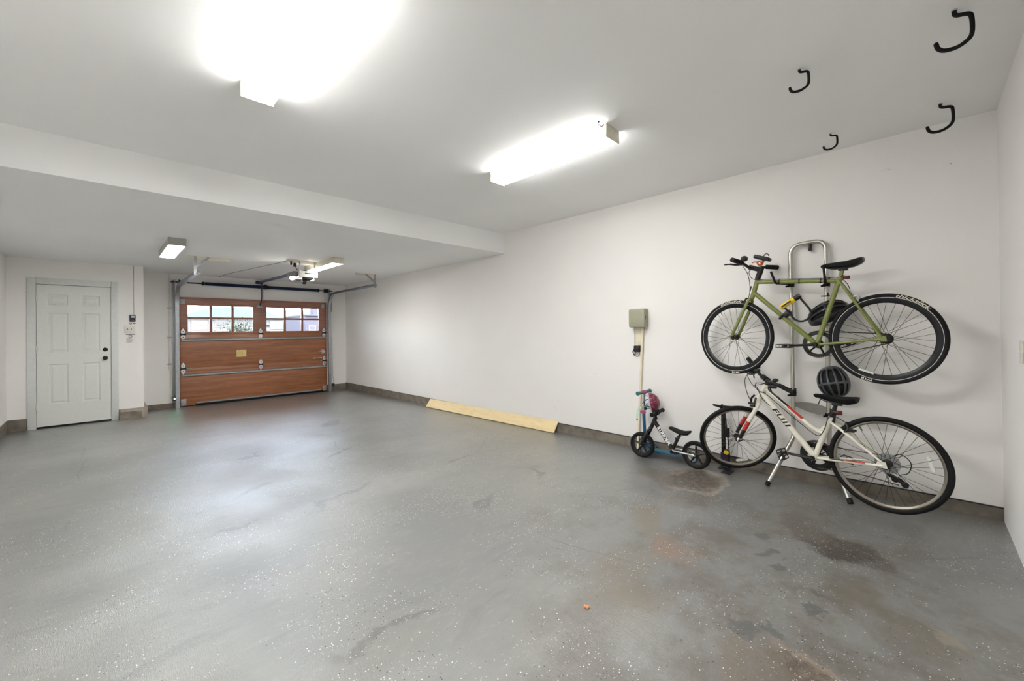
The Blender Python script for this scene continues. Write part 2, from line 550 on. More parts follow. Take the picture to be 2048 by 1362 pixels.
    def build(s, name, m, parent=None, smooth=True, angle=38):
        org = ORG.get(parent.name, V((0, 0, 0))) if parent else V((0, 0, 0))
        bmesh.ops.recalc_face_normals(s.b, faces=list(s.b.faces))
        for v in s.b.verts:
            v.co -= org
        me = bpy.data.meshes.new(name)
        s.b.to_mesh(me)
        s.b.free()
        me.materials.append(M[m] if isinstance(m, str) else m)
        if smooth:
            me.polygons.foreach_set('use_smooth', [True] * len(me.polygons))
            me.set_sharp_from_angle(angle=radians(angle))
        o = bpy.data.objects.new(name, me)
        C.objects.link(o)
        if parent:
            o.parent = parent
            ORG[o.name] = org
        return o

def recenter(o, loc):
    """move the origin of a single-mesh thing to loc, leaving its shape where it is"""
    loc = V(loc)
    o.data.transform(Matrix.Translation(-loc))
    o.location = loc
    return o

def tag(o, label=None, cat=None, group=None, kind=None):
    if label:
        o['label'] = label
    if cat:
        o['category'] = cat
    if group:
        o['group'] = group
    if kind:
        o['kind'] = kind
    return o

def thing(name, label, cat, loc, group=None):
    o = bpy.data.objects.new(name, None)
    C.objects.link(o)
    o.location = loc
    o.empty_display_size = 0.05
    ORG[o.name] = V(loc)
    return tag(o, label, cat, group)

def copy_thing(root, loc, label, group=None):
    r = root.copy()
    C.objects.link(r)
    r.location = loc
    r['label'] = label
    if group:
        r['group'] = group
    for ch in list(root.children):
        c = ch.copy()
        C.objects.link(c)
        c.parent = r
        for g in list(ch.children):
            d = g.copy()
            C.objects.link(d)
            d.parent = c
    return r

def structure(o, label=None):
    o['kind'] = 'structure'
    if label:
        o['label'] = label
    return o

def flat_text(body, size, shear=0.0, bold=0.0, spacing=1.0):
    """triangles of a word, centred, in the u,v plane"""
    cu = bpy.data.curves.new('lettering', 'FONT')
    cu.body = body
    cu.size = size
    cu.shear = shear
    cu.offset = bold
    cu.space_character = spacing
    cu.align_x = 'CENTER'
    cu.align_y = 'CENTER'
    o = bpy.data.objects.new('lettering', cu)
    C.objects.link(o)
    bpy.context.view_layer.update()
    dg = bpy.context.evaluated_depsgraph_get()
    me = o.evaluated_get(dg).to_mesh()
    b = bmesh.new()
    b.from_mesh(me)
    o.evaluated_get(dg).to_mesh_clear()
    bpy.data.objects.remove(o)
    bpy.data.curves.remove(cu)
    bmesh.ops.remove_doubles(b, verts=list(b.verts), dist=1e-6)
    bmesh.ops.triangulate(b, faces=list(b.faces))
    return b

def slice_v(b, step, axis=1):
    lo = min(v.co[axis] for v in b.verts)
    hi = max(v.co[axis] for v in b.verts)
    x = lo + step
    nrm = V((0, 0, 0))
    nrm[axis] = 1
    while x < hi:
        co = V((0, 0, 0))
        co[axis] = x
        bmesh.ops.bisect_plane(b, geom=list(b.verts) + list(b.edges) + list(b.faces), plane_co=co, plane_no=nrm)
        x += step

def put_text(body, size, o, a, b, name, m, parent, **kw):
    """a word lying flat at o with reading direction a and upward direction b"""
    t = flat_text(body, size, **kw)
    o, a, b = V(o), V(a).normalized(), V(b).normalized()
    for v in t.verts:
        v.co = o + a * v.co.x + b * v.co.y
    w = B()
    w.b.free()
    w.b = t
    return w.build(name, m, parent, smooth=False)

def arcpts(c, a, b, r, t0, t1, n=8):
    c, a, b = V(c), V(a), V(b)
    return [c + a * (r * cos(t0 + (t1 - t0) * i / n)) + b * (r * sin(t0 + (t1 - t0) * i / n)) for i in range(n + 1)]

def rounded(pts, r, n=5):
    """polyline with its inner corners rounded"""
    pts = [V(p) for p in pts]
    out = [pts[0]]
    for i in range(1, len(pts) - 1):
        p, q, s = pts[i - 1], pts[i], pts[i + 1]
        d1, d2 = (p - q), (s - q)
        k = min(r, d1.length * 0.48, d2.length * 0.48)
        A, Bq = q + d1.normalized() * k, q + d2.normalized() * k
        for j in range(n + 1):
            t = j / n
            out.append(A * (1 - t) ** 2 + q * (2 * t * (1 - t)) + Bq * t ** 2)
    out.append(pts[-1])
    return out

def bez(p0, p1, p2, p3, n=14):
    p0, p1, p2, p3 = V(p0), V(p1), V(p2), V(p3)
    return [p0 * (1 - t) ** 3 + p1 * (3 * t * (1 - t) ** 2) + p2 * (3 * t * t * (1 - t)) + p3 * t ** 3 for t in [i / n for i in range(n + 1)]]

def spline(pts, n=6):
    """Catmull-Rom through the points"""
    pts = [V(p) for p in pts]
    P = [pts[0] * 2 - pts[1]] + pts + [pts[-1] * 2 - pts[-2]]
    out = []
    for i in range(1, len(P) - 2):
        a, b, c, d = P[i - 1:i + 3]
        for j in range(n):
            t = j / n
            out.append(0.5 * ((2 * b) + (c - a) * t + (2 * a - 5 * b + 4 * c - d) * t * t + (3 * b - a - 3 * c + d) * t ** 3))
    out.append(pts[-1])
    return out

exec_sections = []
# ================================================================== THE ROOM
T = 0.16
def slab():
    b = B()
    ys = [YN - T, 0.0, 5.0, YF + 0.6]
    top = [[b.b.verts.new((x, y, fz(y))) for x in (XL - T, XR + T)] for y in ys]
    bot = [[b.b.verts.new((x, y, -0.4)) for x in (XL - T, XR + T)] for y in ys]
    for i in range(3):
        b.face([top[i][0], top[i][1], top[i + 1][1], top[i + 1][0]])
        b.face([bot[i][0], bot[i + 1][0], bot[i + 1][1], bot[i][1]])
        b.face([top[i][0], top[i + 1][0], bot[i + 1][0], bot[i][0]])
        b.face([top[i][1], bot[i][1], bot[i + 1][1], top[i + 1][1]])
    b.face([top[0][0], bot[0][0], bot[0][1], top[0][1]])
    b.face([top[3][0], top[3][1], bot[3][1], bot[3][0]])
    return b
structure(slab().build('floor', 'floor', smooth=False), 'grey painted concrete garage floor with flakes and stains')
structure(B().box((XL - T, YN - T, ZC), (XR + T, YB, ZC + 0.15)).build('ceiling', 'ceil', smooth=False), 'high grey white ceiling over the near bay')
structure(B().box((XL - T, YB + 0.001, ZL), (XR + T, YF + T, ZC + 0.15)).build('ceiling_low', 'ceil', smooth=False), 'lower white ceiling over the bay by the garage door')
structure(B().box((XR, YN - T, -0.4), (XR + T, YF + T, ZC + 0.15)).build('wall_right', 'wall', smooth=False), 'long white wall behind the bicycles')
structure(B().box((XL - T, YN - T, -0.4), (XL, YF + T, ZC + 0.15)).build('wall_left', 'wall', smooth=False), 'white side wall at the far left')
structure(B().box((XL, YN - T, -0.4), (XR, YN, ZC + 0.15)).build('wall_near', 'wall', smooth=False), 'white end wall at the right edge')
# far wall with the garage opening
GX0, GX1, GZ = 1.085, 3.705, 1.985
b = B()
b.box((0.503, YF, -0.4), (GX0, YF + T, ZC + 0.1))
b.box((GX1, YF, -0.4), (XR, YF + T, ZC + 0.1))
b.box((GX0, YF, GZ), (GX1, YF + T, ZC + 0.1))
structure(b.build('wall_far', 'wall', smooth=False), 'white wall around the wooden garage door')
# wall that carries the side door, stepped forward of the garage wall
DX0, DX1, DZ = -0.672, 0.108, 2.066
b = B()
b.box((XL, YP, -0.4), (DX0 - 0.012, YF + T, ZL))
b.box((DX1 + 0.012, YP, -0.4), (0.502, YF + T, ZL))
b.box((DX0 - 0.012, YP, DZ + 0.01), (DX1 + 0.012, YF + T, ZL))
b.box((DX0 - 0.012, YP + 0.12, -0.4), (DX1 + 0.012, YF + T, DZ + 0.01))
structure(b.build('wall_door', 'wall', smooth=False), 'white wall holding the six panel door')
# concrete curbs under the plaster
K = 0.085
def curb(name, lo, hi, m='curb'):
    return structure(B().box(lo, hi, 0.004).build(name, m), 'dirty concrete curb at the foot of the wall')
curb('baseboard_right', (XR - 0.012, YN, -0.2), (XR + 0.01, YF, K))
curb('baseboard_far', (0.503, YF - 0.012, -0.2), (GX0 - 0.02, YF + 0.01, 0.02))
curb('baseboard_far_right', (GX1 + 0.02, YF - 0.012, -0.2), (XR - 0.012, YF + 0.01, 0.075))
b = B()
b.prism([(0.197, YP - 0.0), (0.215, YP - 0.045), (0.50, YP - 0.05), (0.545, YP - 0.03), (0.545, YF), (0.197, YF)], (0, 0, -0.2), (1, 0, 0), (0, 1, 0), (0, 0, 1), 0.30)
structure(b.build('baseboard_pier', 'curbpale'), 'pale concrete curb under the pier')
curb('baseboard_door_left', (XL, YP - 0.012, -0.2), (-0.765, YP + 0.05, 0.105))
b = B()
b.prism([(YP - 0.045, -0.2), (YP - 0.045, 0.055), (YP - 0.07, 0.035), (YP - 0.17, fz(9.1) + 0.004), (YP - 0.22, fz(9.0) - 0.01), (YP - 0.22, -0.2)], (0.20, 0, 0), (0, 1, 0), (0, 0, 1), (1, 0, 0), 0.27)
structure(b.build('trim_3', 'curb'), 'dark concrete fillet sloping from the pier to the floor')
curb('baseboard_left', (XL - 0.01, YN, -0.2), (XL + 0.012, YP - 0.012, 0.10))
# thin dark gap where the plaster stops above the curb
structure(B().box((XR - 0.0135, YN, K), (XR - 0.001, YF, K + 0.006)).build('trim_1', 'dark', smooth=False), 'dark joint between wall board and curb')

# ------------------------------------------------------------------ side door
b = B()
b.box((-0.762, YP - 0.022, fz(YP)), (DX0 - 0.004, YP, 2.162), 0.004)
b.box((DX1 + 0.004, YP - 0.022, fz(YP)), (0.195, YP, 2.162), 0.004)
b.box((DX0 - 0.004, YP - 0.022, DZ + 0.006), (DX1 + 0.004, YP, 2.162), 0.004)
structure(b.build('trim_2', 'casing'), 'flat grey white casing around the side door')
def panel_door():
    y0, y1 = YP - 0.008, YP + 0.034
    x0, x1, z0, z1 = DX0, DX1, -0.036, DZ
    cols = [(-0.555, -0.356), (-0.208, -0.014)]
    rows = [(0.285, 0.879), (1.057, 1.646), (1.765, 1.925)]
    b = B()
    xs = sorted({x0, x1} | {v for c in cols for v in c})
    zs = sorted({z0, z1} | {v for r in rows for v in r})
    g = {(i, j): b.b.verts.new((x, y0, z)) for i, x in enumerate(xs) for j, z in enumerate(zs)}
    for i in range(len(xs) - 1):
        for j in range(len(zs) - 1):
            f = [g[i, j], g[i + 1, j], g[i + 1, j + 1], g[i, j + 1]]
            if (xs[i], xs[i + 1]) in cols and (zs[j], zs[j + 1]) in rows:
                prev = f
                for inset, dy in ((0.010, 0.010), (0.022, 0.010), (0.042, 0.003)):
                    a, c, e, h = xs[i] + inset, xs[i + 1] - inset, zs[j] + inset, zs[j + 1] - inset
                    cur = [b.b.verts.new(p) for p in ((a, y0 + dy, e), (c, y0 + dy, e), (c, y0 + dy, h), (a, y0 + dy, h))]
                    for k in range(4):
                        b.face([prev[k], prev[(k + 1) % 4], cur[(k + 1) % 4], cur[k]])
                    prev = cur
                b.face(prev)
            else:
                b.face(f)
    back = [b.b.verts.new(p) for p in ((x0, y1, z0), (x1, y1, z0), (x1, y1, z1), (x0, y1, z1))]
    b.face(back[::-1])
    n, m = len(xs), len(zs)
    b.face([g[i, 0] for i in range(n)] + [back[1], back[0]])
    b.face([g[i, m - 1] for i in range(n)][::-1] + [back[3], back[2]])
    b.face([g[0, j] for j in range(m)][::-1] + [back[0], back[3]])
    b.face([g[n - 1, j] for j in range(m)] + [back[2], back[1]])
    return b
d1 = structure(panel_door().build('door_1', 'door', smooth=False), 'white six panel side door with dark knob')
for z in (0.255, 1.106, 1.864):
    B().box((DX0 - 0.012, YP - 0.026, z - 0.045), (DX0 + 0.012, YP - 0.006, z + 0.045), 0.003).cyl((DX0 - 0.002, YP - 0.03, z - 0.048), (DX0 - 0.002, YP - 0.03, z + 0.048), 0.007, seg=10).build('hinge', 'plate', d1)
b = B().lathe((0.043, YP - 0.008, 0.943), (0, -1, 0), [(0.033, 0), (0.033, 0.006), (0.014, 0.012), (0.014, 0.03), (0.026, 0.036), (0.031, 0.048), (0.027, 0.06), (0.012, 0.066)])
b.build('knob', 'bronze', d1)
B().lathe((0.045, YP - 0.008, 1.078), (0, -1, 0), [(0.031, 0), (0.031, 0.008), (0.024, 0.014), (0.012, 0.016), (0.010, 0.02)]).build('deadbolt', 'bronze', d1)
B().box((DX0, YP + 0.005, -0.052), (DX1, YP + 0.03, -0.037)).build('sweep', 'black', d1, smooth=False)

# ------------------------------------------------------------------ things on the pier between the doors
k = thing('door_keypad', 'small dark wall control with pale display beside the side door', 'wall control', (0.365, YP, 1.58))
B().box((0.328, YP - 0.024, 1.522), (0.402, YP - 0.001, 1.632), 0.006).build('housing', 'navy', k)
B().box((0.345, YP - 0.026, 1.588), (0.392, YP - 0.0235, 1.620), 0.001).build('display', 'screen', k)
for i in range(3):
    B().box((0.345 + i * 0.017, YP - 0.027, 1.538), (0.357 + i * 0.017, YP - 0.0235, 1.546), 0.001).build('button', 'ink', k)
b = B().tube([(0.382, YP - 0.003, 1.63), (0.381, YP - 0.003, 2.1), (0.383, YP - 0.003, ZL - 0.001)], 0.0022, 6)
tag(b.build('control_wire', 'ink'), 'thin grey wire running from ceiling down to the wall control', 'wire')
s = thing('logo_sticker', 'small white sticker with dark oval mark under the wall control', 'sticker', (0.365, YP, 1.5))
B().box((0.322, YP - 0.0016, 1.478), (0.405, YP - 0.0002, 1.513)).build('backing', 'paper', s, smooth=False)
B().ring((0.343, YP - 0.0022, 1.494), (1, 0, 0), (0, 0, 1), 0.011, 0.0035, 20, 6, 0.3).box((0.366, YP - 0.0026, 1.489), (0.400, YP - 0.0014, 1.501)).build('print', 'textk', s)
sw = thing('light_switch', 'white double light switch plate above the paper notice', 'light switch', (0.33, YP, 1.4))
B().box((0.264, YP - 0.008, 1.335), (0.396, YP - 0.0005, 1.458), 0.004).build('plate', 'plate', sw)
for x in (0.304, 0.350):
    B().box((x - 0.005, YP - 0.018, 1.392), (x + 0.005, YP - 0.007, 1.410), 0.002, rot=Matrix.Rotation(0.5, 4, 'X')).build('toggle', 'ink', sw)
nt = thing('warning_notice', 'white paper notice with prohibition sign and fine print under switch', 'notice', (0.34, YP, 1.25))
B().box((0.281, YP - 0.0016, 1.166), (0.398, YP - 0.0002, 1.323)).build('sheet', 'paper', nt, smooth=False)
b = B().box((0.283, YP - 0.0026, 1.310), (0.396, YP - 0.0014, 1.322))
b.ring((0.338, YP - 0.0022, 1.284), (1, 0, 0), (0, 0, 1), 0.020, 0.003, 24, 6, 0.3)
b.tube([(0.324, YP - 0.0022, 1.296), (0.352, YP - 0.0022, 1.272)], 0.0025, 6, squash=0.4)
b.build('symbol', 'textk', nt)
b = B()
for i in range(7):
    b.box((0.291, YP - 0.0022, 1.252 - i * 0.0115), (0.291 + 0.095 * random.uniform(0.6, 1), YP - 0.0014, 1.256 - i * 0.0115))
b.build('fine_print', 'ink', nt, smooth=False)

# ------------------------------------------------------------------ wooden garage door
FL = fz(9.95)
y0, y1 = 9.915, 9.962
gd = structure(B().box((1.052, y0 + 0.012, 1.312), (3.745, y1, 1.355)).build('door_2', 'mahog', smooth=False), 'red brown wooden sectional garage door with window row')
gd['category'] = 'garage door'
ORG[gd.name] = V((0, 0, 0))
WX = [(1.169, 2.251), (2.501, 3.576)]
WZ = (1.355, 1.862)
b = B()
b.box((1.052, y0, 1.314), (3.745, y1, WZ[0]), 0.003)
b.box((1.052, y0, WZ[1]), (3.745, y1, 2.016), 0.003)
for a, c in ((1.052, WX[0][0]), (WX[0][1], WX[1][0]), (WX[1][1], 3.745)):
    b.box((a, y0, WZ[0]), (c, y1, WZ[1]), 0.003)
b.build('window_rail', 'mahogtop', gd)
B().box((1.052, y0 + 0.004, 0.660), (3.745, y1, 1.3135), 0.004).build('door_section', 'mahog', gd)
B().box((1.052, y0 + 0.004, FL + 0.012), (3.745, y1, 0.660), 0.004).build('door_section', 'mahog', gd)
for z in (1.335, 0.625):
    B().box((1.06, y0 - 0.001, z - 0.035), (3.738, y0 + 0.008, z + 0.012), 0.002).build('ledge', 'mahog', gd)
for a, c in WX:
    b = B()
    w = (c - a)
    for i in (1, 2):
        xm = a + w * i / 3
        b.box((xm - 0.022, y0 + 0.004, WZ[0]), (xm + 0.022, y1 - 0.004, WZ[1]), 0.003)
    zm = (WZ[0] + WZ[1]) / 2 + 0.012
    b.box((a, y0 + 0.006, zm - 0.02), (c, y1 - 0.006, zm + 0.02), 0.003)
    b.build('muntin', 'mahogtop', gd)
    for i in range(3):
        for z0, z1 in ((WZ[0], zm - 0.02), (zm + 0.02, WZ[1])):
            B().box((a + w * i / 3 - 0.01, y0 + 0.022, z0 - 0.008), (a + w * (i + 1) / 3 + 0.01, y0 + 0.026, z1 + 0.008)).build('pane', 'glass', gd, smooth=False)
def strut(x0, x1, z, h=0.05):
    b = B()
    b.prism([(0, -h / 2), (-0.012, -h / 2), (-0.03, -h / 4), (-0.03, h / 4), (-0.012, h / 2), (0, h / 2)], (x0, y0, z), (0, 1, 0), (0, 0, 1), (1, 0, 0), x1 - x0)
    return b
strut(1.075, 3.725, 1.197).build('strut', 'galvd', gd)
strut(1.085, 3.725, 0.523).build('strut', 'galvd', gd)
strut(1.30, 3.60, -0.015, 0.035).build('strut', 'galvd', gd)
B().box((1.28, y0 - 0.02, FL + 0.001), (3.66, y0 + 0.004, FL + 0.032), 0.006).box((1.06, y0 + 0.01, FL - 0.005), (3.74, y1 + 0.02, FL + 0.02)).build('weather_seal', 'blackmat', gd)
def leafplate(x, z, s):
    return [(x + u * 0.036, z + s * w) for u, w in ((-0.5, 0.012), (0.5, 0.012), (1.0, 0.045), (0.7, 0.075), (0, 0.115), (-0.7, 0.075), (-1.0, 0.045))]
for z in (1.305, 0.655):
    for x in (1.095, 2.385, 3.685):
        yb = y0 - 0.004
        h = B().prism(leafplate(x, z, 1), (0, yb, 0), (1, 0, 0), (0, 0, 1), (0, -1, 0), 0.006).prism(leafplate(x, z, -1), (0, yb, 0), (1, 0, 0), (0, 0, 1), (0, -1, 0), 0.006).build('hinge', 'hinge', gd)
        B().cyl((x - 0.045, yb - 0.014, z), (x + 0.045, yb - 0.014, z), 0.014, seg=12).cyl((x, yb - 0.004, z + 0.055), (x, yb - 0.012, z + 0.055), 0.009, seg=8).cyl((x, yb - 0.004, z - 0.055), (x, yb - 0.012, z - 0.055), 0.009, seg=8).build('knuckle', 'dark', h)
    for x0, x1 in ((1.02, 1.22), (3.60, 3.80)):
        B().cyl((x0, y0 - 0.02, z), (x1, y0 - 0.02, z), 0.006, seg=8).build('roller_stem', 'galv', gd)
for x in (1.092, 3.672):
    B().box((x - 0.035, y0 - 0.006, 1.88), (x + 0.035, y0, 1.975), 0.003).box((x - 0.02, y0 - 0.025, 1.90), (x + 0.02, y0 - 0.004, 1.955), 0.004).build('top_fixture', 'galvd', gd)
for x in (1.097, 3.692):
    B().box((x - 0.04, y0 - 0.008, FL + 0.02), (x + 0.04, y0 + 0.002, 0.075), 0.002).cyl((x, y0 - 0.008, 0.01), (x, y0 - 0.02, 0.01), 0.012, seg=10).build('bottom_bracket', 'galvd', gd)
b = B().box((3.635, y0 - 0.02, 0.845), (3.705, y0 + 0.002, 0.895), 0.004).box((3.62, y0 - 0.006, 0.825), (3.69, y0 + 0.002, 0.838), 0.002).box((3.62, y0 - 0.006, 0.90), (3.69, y0 + 0.002, 0.913), 0.002).cyl((3.58, y0 - 0.012, 0.868), (3.64, y0 - 0.012, 0.868), 0.008, seg=8)
b.build('latch', 'hinge', gd)
B().cyl((3.463, y0 - 0.014, 0.725), (3.62, y0 - 0.014, 0.727), 0.007, seg=8).ell((3.463, y0 - 0.014, 0.725), (0.016, 0.012, 0.016)).ell((3.62, y0 - 0.012, 0.728), (0.014, 0.012, 0.014)).build('slide_bolt', 'hinge', gd)
lb = B().box((1.953, y0 - 0.001, 0.832), (2.124, y0 + 0.006, 0.973)).build('label_plate', 'ypaper', gd, smooth=False)
lb['label'] = 'pale yellow caution label'
b = B()
for i in range(6):
    b.box((1.967, y0 - 0.0018, 0.945 - i * 0.018), (1.967 + 0.14 * random.uniform(0.7, 1), y0 - 0.0004, 0.949 - i * 0.018))
b.build('fine_print', mat('ochre_ink', (178, 150, 84), 0.6), lb, smooth=False)
B().box((2.335, y0 - 0.012, 1.85), (2.41, y0 + 0.001, 1.91), 0.004).cyl((2.35, y0 - 0.03, 1.88), (2.395, y0 - 0.03, 1.88), 0.012, seg=10).box((2.31, y0 - 0.006, 1.86), (2.44, y0 + 0.001, 1.872), 0.002).build('arm_bracket', 'galvd', gd)

# ------------------------------------------------------------------ door tracks
def track(x, xin, yend, zt, label, hx0, hx1, diag):
    """vertical channel, bend and ceiling run of one side"""
    r = thing('door_track', label, 'door track', (x, 9.9, fz(9.9)), 'galvanised tracks beside the garage door')
    R = 0.33
    yc = 9.86
    path = [(x, yc, fz(9.9)), (x, yc, zt - R)] + arcpts((x, yc - R, zt - R), (0, 1, 0), (0, 0, 1), R, 0, pi / 2, 10)[1:] + [(x, yend, zt + 0.01)]
    b = B()
    s = 1 if xin > x else -1
    w, d = 0.028, 0.024
    prof = [(-w, -d), (w, -d), (w, -d + 0.004), (-w + 0.004, -d + 0.004), (-w + 0.004, d - 0.004), (w, d - 0.004), (w, d), (-w, d)]
    rings = []
    for i, p in enumerate(path):
        p = V(p)
        t = (V(path[min(i + 1, len(path) - 1)]) - V(path[max(i - 1, 0)])).normalized()
        nrm = V((1, 0, 0)).cross(t).normalized()
        rings.append([b.b.verts.new(p + V((s * u, 0, 0)) + nrm * v) for u, v in prof])
    for i in range(len(rings) - 1):
        for k in range(8):
            b.face([rings[i][k], rings[i][(k + 1) % 8], rings[i + 1][(k + 1) % 8], rings[i + 1][k]])
    b.face(rings[0])
    b.face(rings[-1][::-1])
    b.build('rail', 'galv', r)
    # long angle that stands the track off the wall, top flag plate
    b = B().box((x - s * 0.034 - 0.004, yc + 0.02, fz(9.9)), (x - s * 0.034 + 0.004, YF - 0.002, 1.80), 0.001)
    b.box((min(x - s * 0.034, x - s * 0.07), YF - 0.008, fz(9.9)), (max(x - s * 0.034, x - s * 0.07), YF - 0.002, 2.33), 0.001)
    b.build('wall_angle', 'galvd', r)
    B().box((x - s * 0.034 - 0.003, yc - 0.06, 1.80), (x - s * 0.034 + 0.003, YF - 0.008, 2.24), 0.001).build('flag_bracket', 'galvd', r)
    ye = yend + 0.10
    b = B().box((hx0, ye - 0.02, ZL - 0.004), (hx1, ye + 0.02, ZL - 0.0005)).box((hx0, ye - 0.02, ZL - 0.038), (hx1, ye - 0.016, ZL - 0.004))
    n = int((hx1 - hx0) / 0.028)
    for i in range(n):
        xx = hx0 + 0.014 + i * 0.028
        b.cyl((xx, ye - 0.0205, ZL - 0.021), (xx, ye - 0.0218, ZL - 0.021), 0.007, seg=6)
    b.build('ceiling_angle', 'ivory', r)
    def strap(p, q):
        p, q = V(p), V(q)
        d = (q - p).normalized()
        a = V((0, 1, 0)).cross(d).normalized()
        bb = B()
        bb.prism([(-0.016, 0), (0.016, 0), (0.016, (q - p).length), (-0.016, (q - p).length)], p, a, d, (0, 1, 0), 0.004)
        m = int((q - p).length / 0.03)
        for i in range(m):
            c = p + d * (0.02 + i * 0.03)
            bb.cyl(c + V((0, -0.0005, 0)), c + V((0, -0.0016, 0)), 0.007, seg=6)
        return bb
    strap((x - s * 0.03, ye - 0.024, zt - 0.03), (x - s * 0.03, ye - 0.024, ZL - 0.004)).build('hanger_strap', 'galvd', r)
    strap((x - s * 0.03, ye - 0.029, zt + 0.08), (x - s * 0.03 + diag, ye - 0.029, ZL - 0.006)).build('hanger_strap', 'galvd', r)
    return r
track(1.005, 1.2, 7.42, 2.205, 'left galvanised garage door track with perforated hanger', 0.88, 1.40, 0.16)
track(3.795, 3.6, 7.55, 2.215, 'right galvanised garage door track next to the long wall', 3.43, 3.83, -0.20)

# ------------------------------------------------------------------ torsion spring
ts = thing('torsion_spring', 'dark blue torsion spring shaft above the garage door', 'garage door spring', (2.4, 9.90, 2.29))
ZS, YS = 2.288, 9.875
B().cyl((0.915, YS, ZS), (3.865, YS, ZS), 0.0125, seg=12).build('shaft', 'dark', ts)
def coil(x0, x1):
    n = int((x1 - x0) / 0.0095)
    b = B()
    b.lathe((x0, YS, ZS), (1, 0, 0), sum([[(0.030, i * 0.0095), (0.034, (i + 0.5) * 0.0095)] for i in range(n)], []), 16)
    return b
coil(1.43, 2.43).build('spring', 'spring', ts)
coil(2.53, 3.55).build('spring', 'spring', ts)
for x in (1.405, 2.445, 2.515, 3.555):
    B().lathe((x, YS, ZS), (1, 0, 0), [(0.018, -0.02), (0.037, -0.02), (0.037, 0.015), (0.018, 0.02)], 16).build('winding_cone', 'dark', ts)
for x in (1.075, 3.735):
    B().lathe((x, YS, ZS), (1, 0, 0), [(0.02, -0.045), (0.05, -0.045), (0.05, -0.03), (0.038, -0.025), (0.036, 0.01), (0.05, 0.03), (0.05, 0.035), (0.02, 0.04)], 20).build('cable_drum', 'dark', ts)
B().box((2.465, YS - 0.025, 2.25), (2.495, YF - 0.001, 2.35), 0.004).build('centre_bearing', 'dark', ts)
for x in (0.975, 3.815):
    B().box((x - 0.004, YS - 0.03, 2.25), (x + 0.004, YF - 0.001, 2.33), 0.002).build('end_bearing', 'galvd', ts)

# ------------------------------------------------------------------ garage door opener
op = thing('garage_door_opener', 'white ceiling mounted door opener with glowing lens and rail', 'door opener', (2.3, 6.95, ZL))
b = B().box((2.195, 6.88, 2.185), (2.475, 7.26, 2.285), 0.012)
b.build('housing', 'opener', op)
B().box((2.115, 6.93, 2.195), (2.20, 7.24, 2.28), 0.02).build('side_cover', 'gdark', op)
B().box((2.468, 6.90, 2.19), (2.482, 7.24, 2.28), 0.004).build('side_cover', 'dark', op)
B().box((2.275, 6.876, 2.243), (2.385, 6.8815, 2.258), 0.001).build('logo_plate', 'navy', op)
b = B().ell((2.150, 7.06, 2.182), (0.036, 0.08, 0.030))
b.build('lamp_lens', 'bulb', op)
B().ell((2.455, 7.08, 2.178), (0.022, 0.07, 0.016)).build('lamp_lens', 'bulb', op)
B().box((2.24, 6.90, 2.155), (2.42, 7.20, 2.19), 0.015).lathe((2.30, 6.99, 2.16), (0, 0, -1), [(0.05, 0), (0.045, 0.02), (0.035, 0.025), (0.034, 0.055), (0.026, 0.07), (0.01, 0.075)], 20).build('camera_pod', 'black', op)
b = B().box((2.03, 6.93, ZL - 0.004), (2.475, 6.97, ZL - 0.0005)).box((2.03, 6.93, ZL - 0.045), (2.475, 6.934, ZL - 0.004))
for i in range(15):
    b.cyl((2.045 + i * 0.03, 6.9295, ZL - 0.025), (2.045 + i * 0.03, 6.928, ZL - 0.025), 0.008, seg=6)
b.build('mounting_angle', 'ivory', op)
for x in (2.215, 2.44):
    B().box((x - 0.012, 6.924, 2.28), (x + 0.012, 6.928, ZL - 0.01)).build('hanger_strap', 'galvd', op)
rail = [(2.20, 7.20, 2.262), (2.36, 9.93, 2.388)]
B().tube(rail, 0.022, 4, squash=1.2).build('rail', 'spring', op)
B().box((2.31, 9.90, 2.36), (2.42, 9.968, 2.42), 0.006).build('header_bracket', 'spring', op)
B().box((2.34, 9.72, 2.345), (2.40, 9.82, 2.38), 0.008).build('trolley', 'spring', op)
b = B().tube(rounded([(2.385, 9.80, 2.355), (2.40, 9.855, 2.05), (2.372, 9.892, 1.88)], 0.03), 0.011, 8, squash=0.5)
b.build('door_arm', 'spring', op)
b = B().tube([(2.41, 9.79, 2.35), (2.418, 9.80, 2.10), (2.415, 9.80, 1.98)], 0.0022, 6).cyl((2.415, 9.80, 1.99), (2.415, 9.80, 1.95), 0.010, seg=8)
b.build('release_cord', 'red', op)
B().lathe((2.32, 6.98, 2.283), (0, 0, 1), [(0.05, 0), (0.045, 0.015), (0.03, 0.022), (0.028, 0.03)], 16).build('vent_cap', 'dark', op)
b = B().tube(spline([(2.24, 7.0, 2.29), (2.19, 6.97, 2.31), (2.16, 6.94, 2.35), (2.13, 6.93, 2.38), (2.15, 6.95, ZL - 0.01)]), 0.006, 8)
b.box((2.12, 6.905, 2.34), (2.165, 6.928, 2.40), 0.006).box((2.075, 6.905, 2.365), (2.10, 6.928, 2.42), 0.006)
b.build('power_cord', 'black', op)
B().tube([(2.10, 6.98, ZL - 0.004), (1.7, 9.3, ZL - 0.004), (1.66, 9.94, ZL - 0.004)], 0.003, 6).build('bell_wire', 'ink', op)

